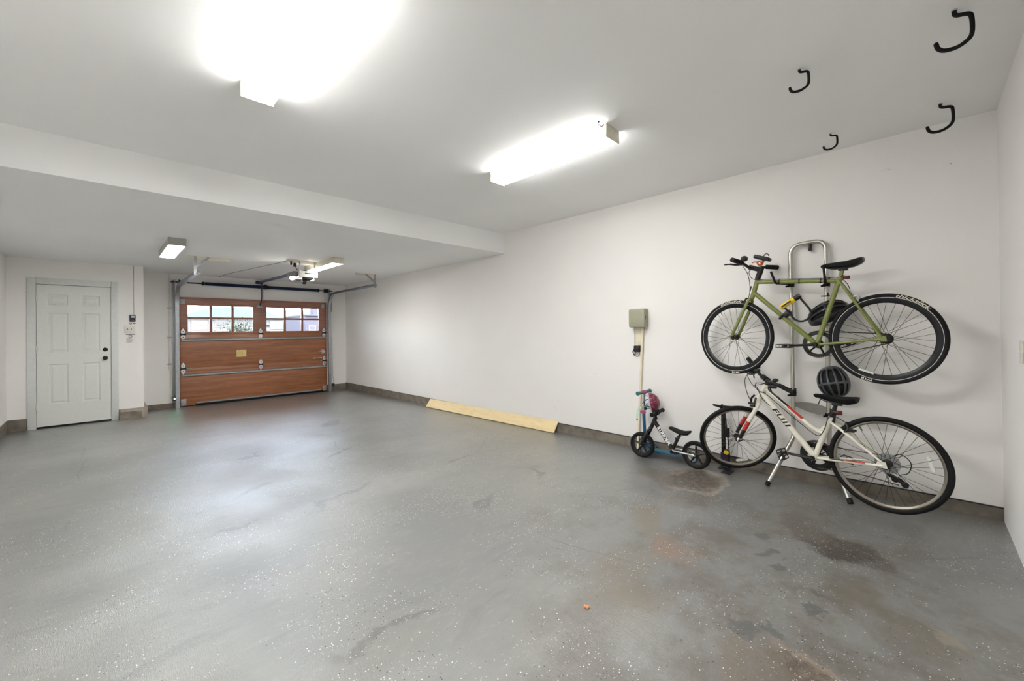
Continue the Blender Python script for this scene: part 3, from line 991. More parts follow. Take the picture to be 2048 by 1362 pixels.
# safety eyes beside the door
def safety_eye(x, z, lens, label):
    r = thing('safety_sensor', label, 'safety sensor', (x, 9.84, z), 'safety eyes at the garage door')
    B().box((x - 0.022, 9.80, z - 0.03), (x + 0.022, 9.845, z + 0.03), 0.006).build('housing', 'dark', r)
    B().box((x - 0.028, 9.845, z - 0.028), (x - 0.022, YF - 0.015, z + 0.02), 0.001).build('bracket', 'galvd', r)
    B().ell((x, 9.799, z + 0.005), (0.012, 0.006, 0.012)).build('lens', lens, r)
    return r
safety_eye(0.955, 0.108, 'led', 'small safety sensor with green light at left track foot')
safety_eye(3.86, 0.085, 'black', 'small black safety sensor at right track foot')
b = B().tube([(0.915, YF - 0.02, 0.12), (0.915, YF - 0.02, 0.62), (0.90, YF - 0.02, 0.65), (0.90, YF - 0.02, ZL - 0.002)], 0.012, 8)
cd = thing('sensor_conduit', 'cream conduit pipe on the wall left of the garage door', 'conduit', (0.91, YF, 0.1))
b.build('pipe', 'plate', cd)
for z in (0.75, 1.25, 1.8):
    B().box((0.87, YF - 0.034, z - 0.012), (0.93, YF - 0.001, z + 0.012), 0.003).build('pipe_strap', 'galvd', cd)
b = B().tube(spline([(3.89, 9.93, 0.09), (3.93, 9.962, 0.10), (3.905, 9.964, 0.28), (3.90, 9.964, 0.62), (3.89, 9.964, 1.2)]), 0.0025, 6)
tag(b.build('sensor_wire', 'ink'), 'thin grey wire on the wall right of the garage door', 'wire')

# ------------------------------------------------------------------ ceiling lights
def tube_light(cx, y0, y1, zc, label, lens, wrap=True, side='ivory', group='fluorescent ceiling lights'):
    r = thing('ceiling_light', label, 'ceiling light', (cx, (y0 + y1) / 2, zc), group)
    w, h = 0.082, 0.088
    if wrap:
        B().box((cx - w + 0.004, y0 + 0.01, zc - 0.022), (cx + w - 0.004, y1 - 0.01, zc - 0.0005), 0.002).build('housing', side, r)
        pr = [(-w, -0.024), (-w, -h + 0.014)] + [(-w + 0.014 - 0.014 * cos(t), -h + 0.014 - 0.014 * sin(t)) for t in (0.5, 1.0, 1.57)]
        pr = pr + [(-u, v) for u, v in pr[::-1]]
        B().prism(pr, (cx, y0 + 0.012, zc), (1, 0, 0), (0, 0, 1), (0, 1, 0), y1 - y0 - 0.024).build('lens', lens, r)
    else:
        B().box((cx - w, y0 + 0.01, zc - h + 0.004), (cx + w, y1 - 0.01, zc - 0.0005), 0.002).build('housing', side, r)
        B().box((cx - w + 0.006, y0 + 0.012, zc - h), (cx + w - 0.006, y1 - 0.012, zc - h + 0.0035)).build('lens', lens, r, smooth=False)
    for y in (y0, y1 - 0.012):
        B().box((cx - w - 0.003, y, zc - h - 0.003), (cx + w + 0.003, y + 0.012, zc - 0.0005), 0.003).build('end_cap', side, r)
    return r
tube_light(0.648, 1.49, 2.725, ZC, 'long tube light at top left of the photo, nearest the viewer', 'lens')
tube_light(2.578, 1.535, 2.745, ZC, 'cream ended tube light over the middle of the near bay', 'lensmid')
tube_light(0.642, 6.235, 7.345, ZL, 'grey sided flat light nearest the side door', 'lensdoor', False, 'greyen')
tube_light(2.56, 6.28, 7.50, ZL, 'cream sided flat light right behind the door opener', 'lensfar', False, 'ivory')

# ------------------------------------------------------------------ ceiling hooks
def bike_hook(x, y, s, rad, label):
    r = thing('ceiling_hook', label, 'hook', (x, y, ZC), 'black storage hooks in the ceiling')
    d = V((0.45, -0.89, 0))
    P = [(0, 0.0), (0, -0.018), (0.012, -0.026), (0.045, -0.027), (0.058, -0.042), (0.060, -0.108), (0.046, -0.140), (0.008, -0.166), (-0.035, -0.172), (-0.058, -0.160), (-0.066, -0.138)]
    pts = [V((x, y, ZC)) + d * (u * s) + V((0, 0, w * s)) for u, w in P]
    pts = spline(pts, 5)
    B().tube(pts, rad, 10).ell(pts[-1], (rad, rad, rad), u=10, w=6).build('hook_rod', 'blackmat', r)
    B().lathe((x, y, ZC - 0.0005), (0, 0, -1), [(rad * 1.2, 0), (rad * 1.2, 0.004), (rad * 0.9, 0.006)], 12).build('thread_collar', 'galvd', r)
bike_hook(2.755, -0.124, 1.03, 0.0088, 'large black ceiling hook in the top right corner')
bike_hook(3.843, -0.105, 1.05, 0.0088, 'large black ceiling hook next to the end wall, above green bicycle')
bike_hook(2.753, 0.463, 0.72, 0.0070, 'smaller black ceiling hook nearer the middle tube light')
bike_hook(3.835, 0.46, 0.68, 0.0065, 'smallest looking black hook where ceiling meets long wall')
ck = thing('cup_hook', 'tiny dark cup hook in ceiling beside the middle tube light', 'hook', (2.434, 1.562, ZC))
B().tube(spline([(2.434, 1.562, ZC), (2.434, 1.562, ZC - 0.018), (2.436, 1.557, ZC - 0.026), (2.445, 1.548, ZC - 0.034), (2.455, 1.538, ZC - 0.030), (2.458, 1.535, ZC - 0.020)]), 0.0026, 8).build('hook_rod', 'dark', ck)
B().ell((2.434, 1.562, ZC - 0.004), (0.007, 0.007, 0.004), u=12, w=8).build('collar', 'dark', ck)

# ------------------------------------------------------------------ controller, adapter, pipe, board, leaf
cb = thing('sprinkler_controller', 'sage green plastic control box high on the white wall', 'control box', (4.18, 2.2, 1.42))
B().box((4.165, 2.113, 1.328), (XR - 0.001, 2.29, 1.528), 0.012).build('back_box', 'sage', cb)
B().box((4.118, 2.104, 1.322), (4.168, 2.294, 1.526), 0.018).build('cover', 'sage', cb)
B().box((4.14, 2.1025, 1.41), (4.15, 2.106, 1.45)).build('latch', 'dark', cb, smooth=False)
pp = thing('conduit_pipe', 'cream pipe dropping from control box behind the scooter', 'pipe', (4.2, 2.2, fz(2.2)))
B().tube([(4.195, 2.238, fz(2.2)), (4.203, 2.205, 0.65), (4.207, 2.168, 1.33)], 0.0135, 12).build('pipe', 'pole', pp)
B().box((4.195, 2.19, 0.42), (XR - 0.001, 2.235, 0.45), 0.003).build('pipe_strap', 'pole', pp)
ot = thing('wall_outlet', 'cream outlet plate on wall under the control box', 'outlet', (XR, 2.22, 1.1))
B().box((XR - 0.008, 2.185, 1.06), (XR - 0.0005, 2.272, 1.315), 0.002).build('cover_plate', 'pole', ot)
B().box((XR - 0.012, 2.195, 1.125), (XR - 0.007, 2.235, 1.165), 0.002).build('socket', 'ivory', ot)
ad = thing('power_adapter', 'black plug adapter with coiled cord below the control box', 'power adapter', (4.2, 2.22, 1.08))
B().box((4.168, 2.200, 1.052), (XR - 0.0085, 2.260, 1.122), 0.005).build('plug_body', 'black', ad)
b = B().tube(spline([(4.205, 2.262, 1.33), (4.208, 2.264, 1.2), (4.208, 2.266, 1.10), (4.206, 2.272, 1.06)]), 0.0022, 6)
for i in range(4):
    b.tube(spline([(4.206 - i * 0.003, 2.272, 1.085), (4.20, 2.282 + i * 0.002, 1.05), (4.206, 2.272, 1.01 + i * 0.004), (4.212, 2.258, 1.05), (4.206 - i * 0.003, 2.27, 1.085)]), 0.003, 6)
b.tube(spline([(4.206, 2.27, 1.02), (4.20, 2.245, 1.0), (4.20, 2.215, 1.01), (4.195, 2.205, 1.055)]), 0.0028, 6)
b.build('cord', 'black', ad)
# loose board leaning on the curb
p0, p1 = V((4.10, 6.28, fz(6.3) + 0.001)), V((4.115, 3.365, fz(3.4) + 0.001))
up = V((0.100, 0, 0.128))
n = up.normalized().cross((p1 - p0).normalized())
b = B()
L = (p1 - p0)
b.prism([(0, 0), (L.length, 0), (L.length, up.length), (0, up.length)], p0, L.normalized(), up.normalized(), n if n.z < 0 else -n, -0.014)
tag(recenter(b.build('wood_board', 'pine', smooth=False), (4.15, 4.8, fz(4.8))), 'long pale pine board leaning along the foot of the wall', 'board')
b = B()
for i in range(5):
    a = i * 1.3
    b.ell((1.614 + 0.008 * cos(a), 1.134 + 0.008 * sin(a), fz(1.13) + 0.003), (0.008, 0.006, 0.003), Matrix.Rotation(a, 4, 'Z'), 8, 6)
tag(recenter(b.build('fallen_leaf', 'leaf'), (1.614, 1.134, fz(1.13))), 'tiny orange tan leaf lying alone on the grey floor', 'leaf')
wp = thing('wall_plate', 'white outlet plate on end wall at right photo edge', 'outlet', (3.42, YN, 1.16))
B().box((3.375, YN + 0.0005, 1.10), (3.455, YN + 0.007, 1.22), 0.003).build('cover_plate', 'plate', wp)
B().box((3.40, YN + 0.006, 1.13), (3.43, YN + 0.009, 1.155), 0.002).build('socket', 'ivory', wp)
B().box((3.40, YN + 0.006, 1.168), (3.43, YN + 0.009, 1.193), 0.002).build('socket', 'ivory', wp)

# ================================================================== BICYCLES
UP = V((0, 0, 1))
class Plane:
    """upright plane of a bicycle: s runs along it towards the garage door, t out into the room"""
    def __init__(s, x0, slope):
        n = math.hypot(1, slope)
        s.D = V((slope, 1, 0)) / n
        s.N = V((-1, slope, 0)) / n
        s.O = V((x0, 0, 0))
        s.rot = None
    def __call__(s, a, z, t=0.0):
        p = s.O + s.D * a + s.N * t + UP * z
        if s.rot:
            R, piv = s.rot
            p = R @ (p - piv) + piv
        return p
    def turned(s, axis_pt, axis_dir, ang):
        q = Plane(0, 0)
        q.O, R = s.O, Matrix.Rotation(ang, 3, (s.D * axis_dir[0] + UP * axis_dir[1]).normalized())
        q.D, q.N = s.D, s.N
        q.rot = (R, s(*axis_pt))
        q.fd, q.fn, q.fu = R @ s.D, R @ s.N, R @ UP
        return q

def bike_wheel(root, c, fwd, up, R, deep, tr, rimm, spokem, n, flange, label=None, phase=0.0):
    nrm = fwd.cross(up).normalized()      # points out into the room or the wall, only used as an axis
    c = V(c)
    ro = R - 2 * tr + 0.003
    ri = ro - deep
    w = tr * 0.62
    b = B()
    b.lathe(c, nrm, [(ro, -w), (ro, w), (ro - 0.006, w), (ri + 0.006, w * 0.72), (ri, w * 0.3), (ri, -w * 0.3), (ri + 0.006, -w * 0.72), (ro - 0.006, -w)], 72, closed=True)
    wh = b.build('wheel', rimm, root)
    if label:
        wh['label'] = label
    B().ring(c, fwd, up, R - tr, tr, 80, 14).build('tire', 'blackmat', wh)
    b = B()
    b.lathe(c, nrm, [(0.006, -0.055), (0.009, -0.05), (0.014, -0.036), (flange, -0.033), (flange, -0.029), (0.015, -0.024), (0.013, 0.0), (0.015, 0.024), (flange, 0.029), (flange, 0.033), (0.014, 0.036), (0.009, 0.05), (0.006, 0.055)], 20)
    b.build('hub', 'black', wh)
    for i in range(n):
        a = phase + 2 * pi * i / n
        side = 1 if i % 2 else -1
        cross = 1.15 if (i // 2) % 2 else -1.15
        h = a + cross
        p = c + (fwd * cos(h) + up * sin(h)) * (flange - 0.002) + nrm * (0.031 * side)
        q = c + (fwd * cos(a) + up * sin(a)) * (ri + 0.003)
        B().tube([p, q], 0.00135, 5).build('spoke', spokem, wh)
    a = phase + pi / n + 0.9
    e = fwd * cos(a) + up * sin(a)
    B().cyl(c + e * (ri + 0.002), c + e * (ri - 0.034), 0.003, seg=8).build('valve', 'black', wh)
    return wh

def tire_text(wh, body, size, c, right, up, nrm, R, tr, phi, m, sx=1.0, shear=0.0, bold=0.0):
    """lettering that follows the side of a tyre"""
    t = flat_text(body, size, shear, bold)
    for v in t.verts:
        v.co.x *= sx
    slice_v(t, size * 0.12, 1)
    slice_v(t, size * 0.3, 0)
    rc = R - tr
    for v in t.verts:
        y = max(-tr * 0.93, min(tr * 0.93, v.co.y))
        ang = phi + v.co.x / rc
        v.co = V(c) + (right * sin(ang) + up * cos(ang)) * (rc + y) + nrm * (math.sqrt(max(tr * tr - y * y, 1e-9)) + 0.0008)
    w = B()
    w.b.free()
    w.b = t
    return w.build('tire_lettering', m, wh, smooth=False)

def tube_text(parent, body, size, p, q, r, nrm, m, sx=1.0, shear=0.0, bold=0.0, name='lettering', spacing=1.0, at=0.5):
    """lettering wrapped on a tube that runs from p to q"""
    t = flat_text(body, size, shear, bold, spacing)
    for v in t.verts:
        v.co.x *= sx
    slice_v(t, size * 0.08, 1)
    p, q = V(p), V(q)
    d = (q - p).normalized()
    nn = (nrm - d * nrm.dot(d)).normalized()
    bb = nn.cross(d)
    o = p.lerp(q, at)
    for v in t.verts:
        a = v.co.y / r
        v.co = o + d * v.co.x + (bb * sin(a) + nn * cos(a)) * (r + 0.0012)
    w = B()
    w.b.free()
    w.b = t
    return w.build(name, m, parent, smooth=False)

def saddle(root, P, nose, tail, m, wide=0.07, rails=True):
    ns, nz = nose
    ts_, tz = tail
    secs = [(0.0, 0.012, 0.012, -0.004), (0.04, 0.021, 0.02, 0), (0.2, 0.024, 0.026, 0.002), (0.42, 0.029, 0.030, 0.0), (0.6, 0.046, 0.038, -0.003), (0.78, 0.066, 0.040, 0.0), (0.92, wide, 0.034, 0.004), (0.985, wide * 0.86, 0.026, 0.004), (1.0, wide * 0.6, 0.014, 0.0)]
    b = B()
    rings = []
    for f, w, h, dz in secs:
        s_, z = ns + (ts_ - ns) * f, nz + (tz - nz) * f + dz
        ring = []
        for k in range(16):
            a = 2 * pi * k / 16
            u, v = cos(a), sin(a)
            zz = v * h * (0.35 if v > 0 else 1.15)
            uu = u * w * (1.0 if v > -0.3 else 0.86)
            ring.append(b.b.verts.new(P(s_, z - h * 0.28 + zz, uu)))
        rings.append(ring)
    for i in range(len(rings) - 1):
        for k in range(16):
            b.face([rings[i][k], rings[i][(k + 1) % 16], rings[i + 1][(k + 1) % 16], rings[i + 1][k]])
    b.face(rings[0])
    b.face(rings[-1][::-1])
    sd = b.build('saddle', m, root)
    L = ts_ - ns
    b = B()
    for t in (-0.022, 0.022):
        b.tube(spline([P(ns + L * 0.1, nz - 0.022, t * 0.5), P(ns + L * 0.3, nz + (tz - nz) * 0.3 - 0.045, t), P(ns + L * 0.65, nz + (tz - nz) * 0.65 - 0.048, t), P(ns + L * 0.92, tz - 0.028, t * 1.5)]), 0.0035, 8)
    b.build('saddle_rails', 'dark', sd)
    return sd

def crank(root, P, c, tip, t0, t1, name='crank_arm'):
    b = B().tube([P(c[0], c[1], t0), P((c[0] + tip[0]) / 2, (c[1] + tip[1]) / 2, (t0 + t1) / 2), P(tip[0], tip[1], t1)], [0.017, 0.013, 0.012], 10, squash=0.75)
    b.lathe(P(c[0], c[1], t0), P.N, [(0.017, -0.012), (0.02, 0.0), (0.015, 0.012)], 14)
    return b.build(name, 'black', root)

def pedal(root, P, c, t0, t1, L=0.09, H=0.022, ang=0.0):
    b = B()
    ca, sa = cos(ang), sin(ang)
    q = lambda u, v, t: P(c[0] + u * ca - v * sa, c[1] + u * sa + v * ca, t)
    b.tube([q(0, 0, t0 - 0.015 * (1 if t1 > t0 else -1)), q(0, 0, t1)], 0.008, 8)
    h = L / 2
    for tt in (t0, t1):
        b.tube([q(-h, -H / 2, tt), q(h, -H / 2, tt), q(h, H / 2, tt), q(-h, H / 2, tt)], 0.004, 6, closed=True)
    for u in (-h, h, -h * 0.35, h * 0.35):
        b.tube([q(u, H / 2, t0), q(u, H / 2, t1)], 0.004, 6)
        b.tube([q(u, -H / 2, t0), q(u, -H / 2, t1)], 0.004, 6)
    return b.build('pedal', 'black', root)

def chainring(root, P, c, R, t, arms=5, m='black', name='chainring'):
    b = B()
    ctr = P(c[0], c[1], t)
    b.lathe(ctr, P.N, [(R, -0.002), (R, 0.002), (R - 0.026, 0.003), (R - 0.026, -0.003)], 48, closed=True)
    n = 44
    for i in range(n):
        a = 2 * pi * i / n
        e = P.D * cos(a) + UP * sin(a)
        b.tube([ctr + e * (R - 0.002), ctr + e * (R + 0.006)], [0.004, 0.0015], 4)
    for i in range(arms):
        a = 0.5 + 2 * pi * i / arms
        e = P.D * cos(a) + UP * sin(a)
        b.tube([ctr + e * 0.01, ctr + e * (R - 0.014)], [0.020, 0.013], 8, squash=0.4)
    b.lathe(ctr, P.N, [(0.034, -0.006), (0.028, 0.006), (0.01, 0.01)], 18)
    return b.build(name, m, root)

def chain(root, P, c0, r0, c1, r1, t, m='spoke', sag=0.0):
    pts = []
    for i in range(13):
        a = pi / 2 - pi * i / 12
        pts.append(P(c0[0] + r0 * cos(a), c0[1] + r0 * sin(a), t))
    for i in range(13):
        a = -pi / 2 - pi * i / 12
        pts.append(P(c1[0] + r1 * cos(a), c1[1] + r1 * sin(a), t))
    return B().tube(pts, 0.0042, 6, closed=True).build('chain', m, root)

# ------------------------------------------------------------------ olive green single speed
G = Plane(3.91, 0.08)
gb = thing('bicycle', 'olive green bicycle with deep black rims hanging on upper rack arms', 'bicycle', G(0.6, 0.88), 'adult bicycles on the storage rack')
rc, fc = G(0.187, 1.2139), G(1.184, 1.2242)
rw = bike_wheel(gb, rc, G.D, UP, 0.322, 0.040, 0.0145, 'rim', 'spoked', 32, 0.030, phase=0.05)
Gf = G.turned((1.01, 1.64), (-0.27, 0.963), -0.16)
fw = bike_wheel(gb, fc, Gf.fd, Gf.fu, 0.3285, 0.040, 0.0145, 'rim', 'spoked', 28, 0.024, phase=0.02)
for wh, c, D_, U2, N_, R in ((rw, rc, G.D, UP, G.N, 0.322), (fw, fc, Gf.fd, Gf.fu, Gf.fn, 0.3285)):
    for sg in (1, -1):
        B().ring(c + N_ * (0.0098 * sg), D_, U2, R - 0.0275, 0.0017, 72, 6).build('rim_stripe', 'refl', wh)
    tire_text(wh, 'thickslick', 0.030, c, -D_, U2, N_, R, 0.0145, 0.52 if wh is rw else -0.12, 'textc', 1.75, 0.25, 0.0006)
    tire_text(wh, 'WTB', 0.020, c, -D_, U2, N_, R, 0.0145, pi + (0.32 if wh is rw else -0.05), 'textc', 1.5, 0.0, 0.0006)
a = 4.35
e = G.D * cos(a) * -1 + UP * sin(a)
b = B()
p = rc + (G.D * 0.10 - UP * 0.235) + G.N * 0.012
b.box(p - V((0.004, 0.045, 0.007)), p + V((0.004, 0.045, 0.007)), 0.003, rot=Matrix.Rotation(0.35, 4, 'X'))
b.build('wheel_reflector', 'refl', rw)
# frame
b = B()
b.tube([G(1.036, 1.570), G(0.993, 1.722)], 0.0185, 16)
b.tube([G(0.998, 1.696), G(0.437, 1.653)], 0.0165, 14)
b.tube([G(1.018, 1.603), G(0.592, 1.176)], 0.0180, 14)
b.tube([G(0.581, 1.168), G(0.431, 1.674)], 0.0165, 14)
b.cyl(G(0.581, 1.168, -0.034), G(0.581, 1.168, 0.034), 0.021)
for t in (-1, 1):
    b.tube([G(0.438, 1.655, 0.012 * t), G(0.35, 1.50, 0.030 * t), G(0.195, 1.225, 0.062 * t)], [0.0095, 0.0095, 0.008], 10)
    b.tube([G(0.566, 1.168, 0.018 * t), G(0.48, 1.178, 0.034 * t), G(0.195, 1.214, 0.062 * t)], [0.011, 0.0105, 0.008], 10)
    b.prism([(0.165, 1.198), (0.205, 1.195), (0.225, 1.225), (0.205, 1.245), (0.17, 1.232)], G(0, 0, 0.060 * t), G.D, UP, G.N, 0.005)
b.lathe(G(0.432, 1.665), (G(0.431, 1.674) - G(0.581, 1.168)), [(0.0185, -0.008), (0.021, -0.006), (0.021, 0.012), (0.0185, 0.014)], 16)
b.build('frame', 'green', gb)
# fork
b = B()
b.tube([Gf(1.050, 1.556), Gf(1.034, 1.572)], 0.0185, 16)
for t in (-1, 1):
    b.tube(rounded([Gf(1.047, 1.566, 0), Gf(1.056, 1.535, 0.036 * t), Gf(1.085, 1.46, 0.045 * t), Gf(1.19, 1.228, 0.052 * t)], 0.03), 0.0125, 10)
    b.cyl(Gf(1.187, 1.226, 0.048 * t), Gf(1.187, 1.226, 0.06 * t), 0.014, seg=12)
b.build('fork', 'green', gb)
b = B()
b.cyl(Gf(0.996, 1.718), Gf(0.990, 1.738), 0.021, seg=16)
b.cyl(Gf(0.990, 1.738), Gf(0.968, 1.80), 0.022, seg=14)
b.cyl(Gf(0.975, 1.775), Gf(0.962, 1.815), 0.021, seg=14)
b.tube([Gf(0.968, 1.797), Gf(1.045, 1.828)], [0.022, 0.019], 12)
b.cyl(Gf(1.045, 1.828, -0.025), Gf(1.045, 1.828, 0.025), 0.022, seg=14)
b.build('stem', 'black', gb)
bar = spline([Gf(0.955, 1.846, -0.24), Gf(1.0, 1.846, -0.16), Gf(1.045, 1.828, -0.05), Gf(1.045, 1.828, 0.05), Gf(1.040, 1.848, 0.16), Gf(1.045, 1.860, 0.29)])
hb = B().tube(bar, 0.0125, 12).build('handlebar', 'black', gb)
B().tube([Gf(1.0395, 1.850, 0.165), Gf(1.045, 1.860, 0.30)], 0.020, 12).build('grip', 'blackmat', hb)
B().tube([Gf(0.998, 1.846, -0.15), Gf(0.953, 1.846, -0.245)], 0.020, 12).build('grip', 'blackmat', hb)
B().tube(spline([Gf(1.055, 1.842, 0.14), Gf(1.085, 1.838, 0.17), Gf(1.10, 1.838, 0.23), Gf(1.115, 1.83, 0.29)]), [0.008] * 13 + [0.006] * 6, 8).build('brake_lever', 'black', hb)
B().ell(Gf(1.005, 1.877, 0.19), (0.05, 0.028, 0.022), Matrix.Rotation(0.3, 4, 'Z') @ Matrix.Rotation(-0.4, 4, 'Y')).build('shift_pod', 'black', hb)
# phone mount with orange straps
lm = B().box(G(0.955, 1.897) - V((0.045, 0.062, 0.016)), G(0.955, 1.897) + V((0.045, 0.062, 0.016)), 0.010, rot=Matrix.Rotation(0.36, 4, 'X')).build('phone_mount', 'black', gb)
B().tube(arcpts(G(0.925, 1.912), G.D, UP, 0.018, -0.4, 3.3, 10), 0.0035, 6).build('mount_loop', 'black', lm)
b = B()
b.tube(spline([G(0.985, 1.875, 0.02), G(0.96, 1.86, 0.025), G(0.955, 1.84, 0.02), G(0.975, 1.84, 0.03), G(0.985, 1.86, 0.03)]), 0.011, 8, squash=0.6)
b.tube(spline([G(0.985, 1.862, 0.02), G(1.005, 1.868, 0.03), G(1.025, 1.862, 0.035)]), 0.005, 8)
b.tube([G(0.945, 1.878, 0), G(0.97, 1.845, -0.02)], 0.010, 8)
b.build('mount_strap', 'orange', lm)
# seat, post, light
sp = B().tube([G(0.436, 1.655), G(0.417, 1.728)], 0.0135, 12).build('seat_post', 'green', gb)
B().box(G(0.412, 1.738) - V((0.022, 0.03, 0.012)), G(0.412, 1.738) + V((0.022, 0.03, 0.012)), 0.006).build('seat_clamp', 'black', sp)
saddle(gb, G, (0.548, 1.783), (0.290, 1.806), 'black')
B().cyl(G(0.425, 1.682), G(0.385, 1.672), 0.013, seg=12).box(G(0.392, 1.673) - V((0.014, 0.02, 0.013)), G(0.392, 1.673) + V((0.014, 0.016, 0.013)), 0.005).build('rear_light', 'redlens', gb)
# drive train
chainring(gb, G, (0.581, 1.168), 0.102, -0.046)
b = B().lathe(G(0.181, 1.214, -0.046), G.N, [(0.034, -0.002), (0.034, 0.002), (0.012, 0.004)], 20)
b.build('cog', 'dark', gb)
chain(gb, G, (0.581, 1.168), 0.104, (0.181, 1.214), 0.036, -0.046)
crank(gb, G, (0.581, 1.168), (0.748, 1.157), 0.06, 0.082)
pedal(gb, G, (0.765, 1.156), 0.095, 0.175, 0.092)
crank(gb, G, (0.581, 1.168), (0.42, 1.18), -0.06, -0.082)
pedal(gb, G, (0.41, 1.17), -0.095, -0.175, 0.085, 0.024, -0.4)
# brakes and cables
b = B()
for t in (-1, 1):
    b.tube(spline([Gf(1.075, 1.565, 0.02 * t), Gf(1.085, 1.54, 0.028 * t), Gf(1.085, 1.51, 0.022 * t)]), 0.008, 8)
b.box(Gf(1.08, 1.515, 0) - V((0.03, 0.022, 0.010)), Gf(1.08, 1.515, 0) + V((0.03, 0.022, 0.010)), 0.004)
b.build('brake_caliper', 'black', gb)
b = B()
for t in (-1, 1):
    b.tube(spline([G(0.352, 1.525, 0.02 * t), G(0.325, 1.525, 0.028 * t), G(0.325, 1.49, 0.022 * t)]), 0.008, 8)
b.tube([G(0.375, 1.575), G(0.34, 1.515)], 0.005, 8)
b.build('brake_caliper', 'silver', gb)
b = B()
b.tube(spline([Gf(1.06, 1.842, 0.15), Gf(1.05, 1.82, 0.12), Gf(1.035, 1.76, 0.08), Gf(1.032, 1.66, 0.05), Gf(1.05, 1.58, 0.03), Gf(1.075, 1.555, 0.01)]), 0.0026, 6)
b.tube(spline([Gf(1.02, 1.84, -0.10), Gf(1.045, 1.80, 0.03), Gf(1.035, 1.745, 0.04), Gf(1.0, 1.715, 0.03), G(0.93, 1.712, 0.012), G(0.80, 1.7015, 0.006), G(0.55, 1.682, 0.006), G(0.44, 1.676, 0.012), G(0.39, 1.63, 0.015), G(0.372, 1.58, 0.005)]), 0.0026, 6)
b.build('brake_cable', 'cable', gb)
b = B()
for s_ in (0.83, 0.69, 0.55):
    z = 1.653 + (s_ - 0.437) * 0.0766
    b.lathe(G(s_, z), G(0.998, 1.696) - G(0.437, 1.653), [(0.0165, -0.005), (0.0185, -0.005), (0.0185, 0.005), (0.0165, 0.005)], 14)
b.build('cable_tie', 'black', gb)
tube_mark = B().prism([(-0.02, -0.006), (0.02, -0.006), (0.02, 0.006), (-0.02, 0.006)], G(1.043, 1.645, 0.0195), -(G(1.036, 1.57) - G(0.993, 1.722)).normalized(), G.D, G.N, 0.0008)
tube_mark.build('head_badge', 'dark', gb)

# u lock carried on the down tube
ul = thing('bicycle_lock', 'yellow and black U lock mounted on green bicycle down tube', 'bicycle lock', G(0.72, 1.45, 0.06))
ca, cb_ = G(0.805, 1.464, 0.062), G(0.672, 1.555, 0.062)
d = (cb_ - ca)
b = B().tube([ca, ca + d * 0.74], 0.0185, 14)
b.build('crossbar', 'yellow', ul)
B().tube([ca + d * 0.72, cb_], 0.0195, 14).build('lock_head', 'black', ul)
b = B().prism([(0.012, -0.006), (0.09, -0.006), (0.09, 0.006), (0.012, 0.006)], ca + G.N * 0.0185, d.normalized(), G.N.cross(d.normalized()), G.N, 0.001)
b.build('lock_print', 'black', ul, smooth=False)
pa, pb = ca + d * 0.14, ca + d * 0.93
q = V(G.N).cross(d.normalized()).normalized()
if q.z > 0:
    q = -q
half = (pb - pa) / 2
mid = (pa + pb) / 2
Ls = 0.118
pts = [pb + q * 0.004, pb + q * Ls] + [mid + q * Ls + half.normalized() * (half.length * cos(t)) + q * (half.length * sin(t)) for t in [pi * i / 14 for i in range(1, 14)]] + [pa + q * Ls, pa + q * 0.004]
B().tube(pts, 0.0078, 10).build('shackle', 'black', ul)
b = B().box(G(0.765, 1.415, 0.045) - V((0.022, 0.03, 0.022)), G(0.765, 1.415, 0.045) + V((0.022, 0.03, 0.022)), 0.01, rot=Matrix.Rotation(-0.75, 4, 'X'))
b.tube(spline([G(0.78, 1.41, 0.03), G(0.81, 1.40, 0.022), G(0.83, 1.372, 0.018)]), 0.010, 8)
b.build('lock_bracket', 'black', ul)

# ------------------------------------------------------------------ white hybrid
Wp = Plane(3.803, 0.15)
wb = thing('bicycle', 'white bicycle with red accents and black wide tyres, lower on the rack', 'bicycle', Wp(0.6, 0.0), 'adult bicycles on the storage rack')
AX = (-0.43, 0.903)
Wf = Wp.turned((0.96, 0.772), AX, 0.70)
rc, fc = Wp(0.184, 0.349), Wf(1.178, 0.336)
rw = bike_wheel(wb, rc, Wp.D, UP, 0.328, 0.016, 0.0185, 'rimsilver', 'spoked', 32, 0.030, phase=0.03)
fw = bike_wheel(wb, fc, Wf.fd, Wf.fu, 0.306, 0.016, 0.0180, 'rimsilver', 'spoked', 28, 0.022, phase=0.08)
rotz = lambda a, ax: Matrix.Rotation(a, 4, ax)
def wheel_refl(wh, c, D_, U2, N_, rad, ang):
    e = D_ * cos(ang) + U2 * sin(ang)
    f = N_.cross(e)
    b = B()
    b.prism([(-0.042, -0.010), (0.042, -0.010), (0.050, 0.0), (0.042, 0.010), (-0.042, 0.010), (-0.050, 0.0)], c + e * rad - N_ * 0.004, f, e, N_, 0.008)
    b.build('wheel_reflector', 'refl', wh)
wheel_refl(rw, rc, Wp.D, UP, Wp.N, 0.225, pi - 0.25)
wheel_refl(fw, fc, Wf.fd, Wf.fu, Wf.fn, 0.225, -pi / 2 - 0.12)
b = B()
b.tube([Wp(0.992, 0.712), Wp(0.936, 0.826)], 0.0215, 16)
b.tube(spline([Wp(0.945, 0.795), Wp(0.80, 0.677), Wp(0.64, 0.545), Wp(0.575, 0.505), Wp(0.541, 0.498)]), 0.0165, 14)
b.tube([Wp(0.968, 0.747), Wp(0.605, 0.308)], [0.0235, 0.0225], 16)
b.tube(spline([Wp(0.60, 0.30), Wp(0.565, 0.41), Wp(0.528, 0.52), Wp(0.487, 0.640)]), [0.0185] * 12 + [0.0175] * 7, 14)
b.tube(spline([Wp(0.60, 0.525), Wp(0.56, 0.515), Wp(0.532, 0.55)]), 0.010, 10)
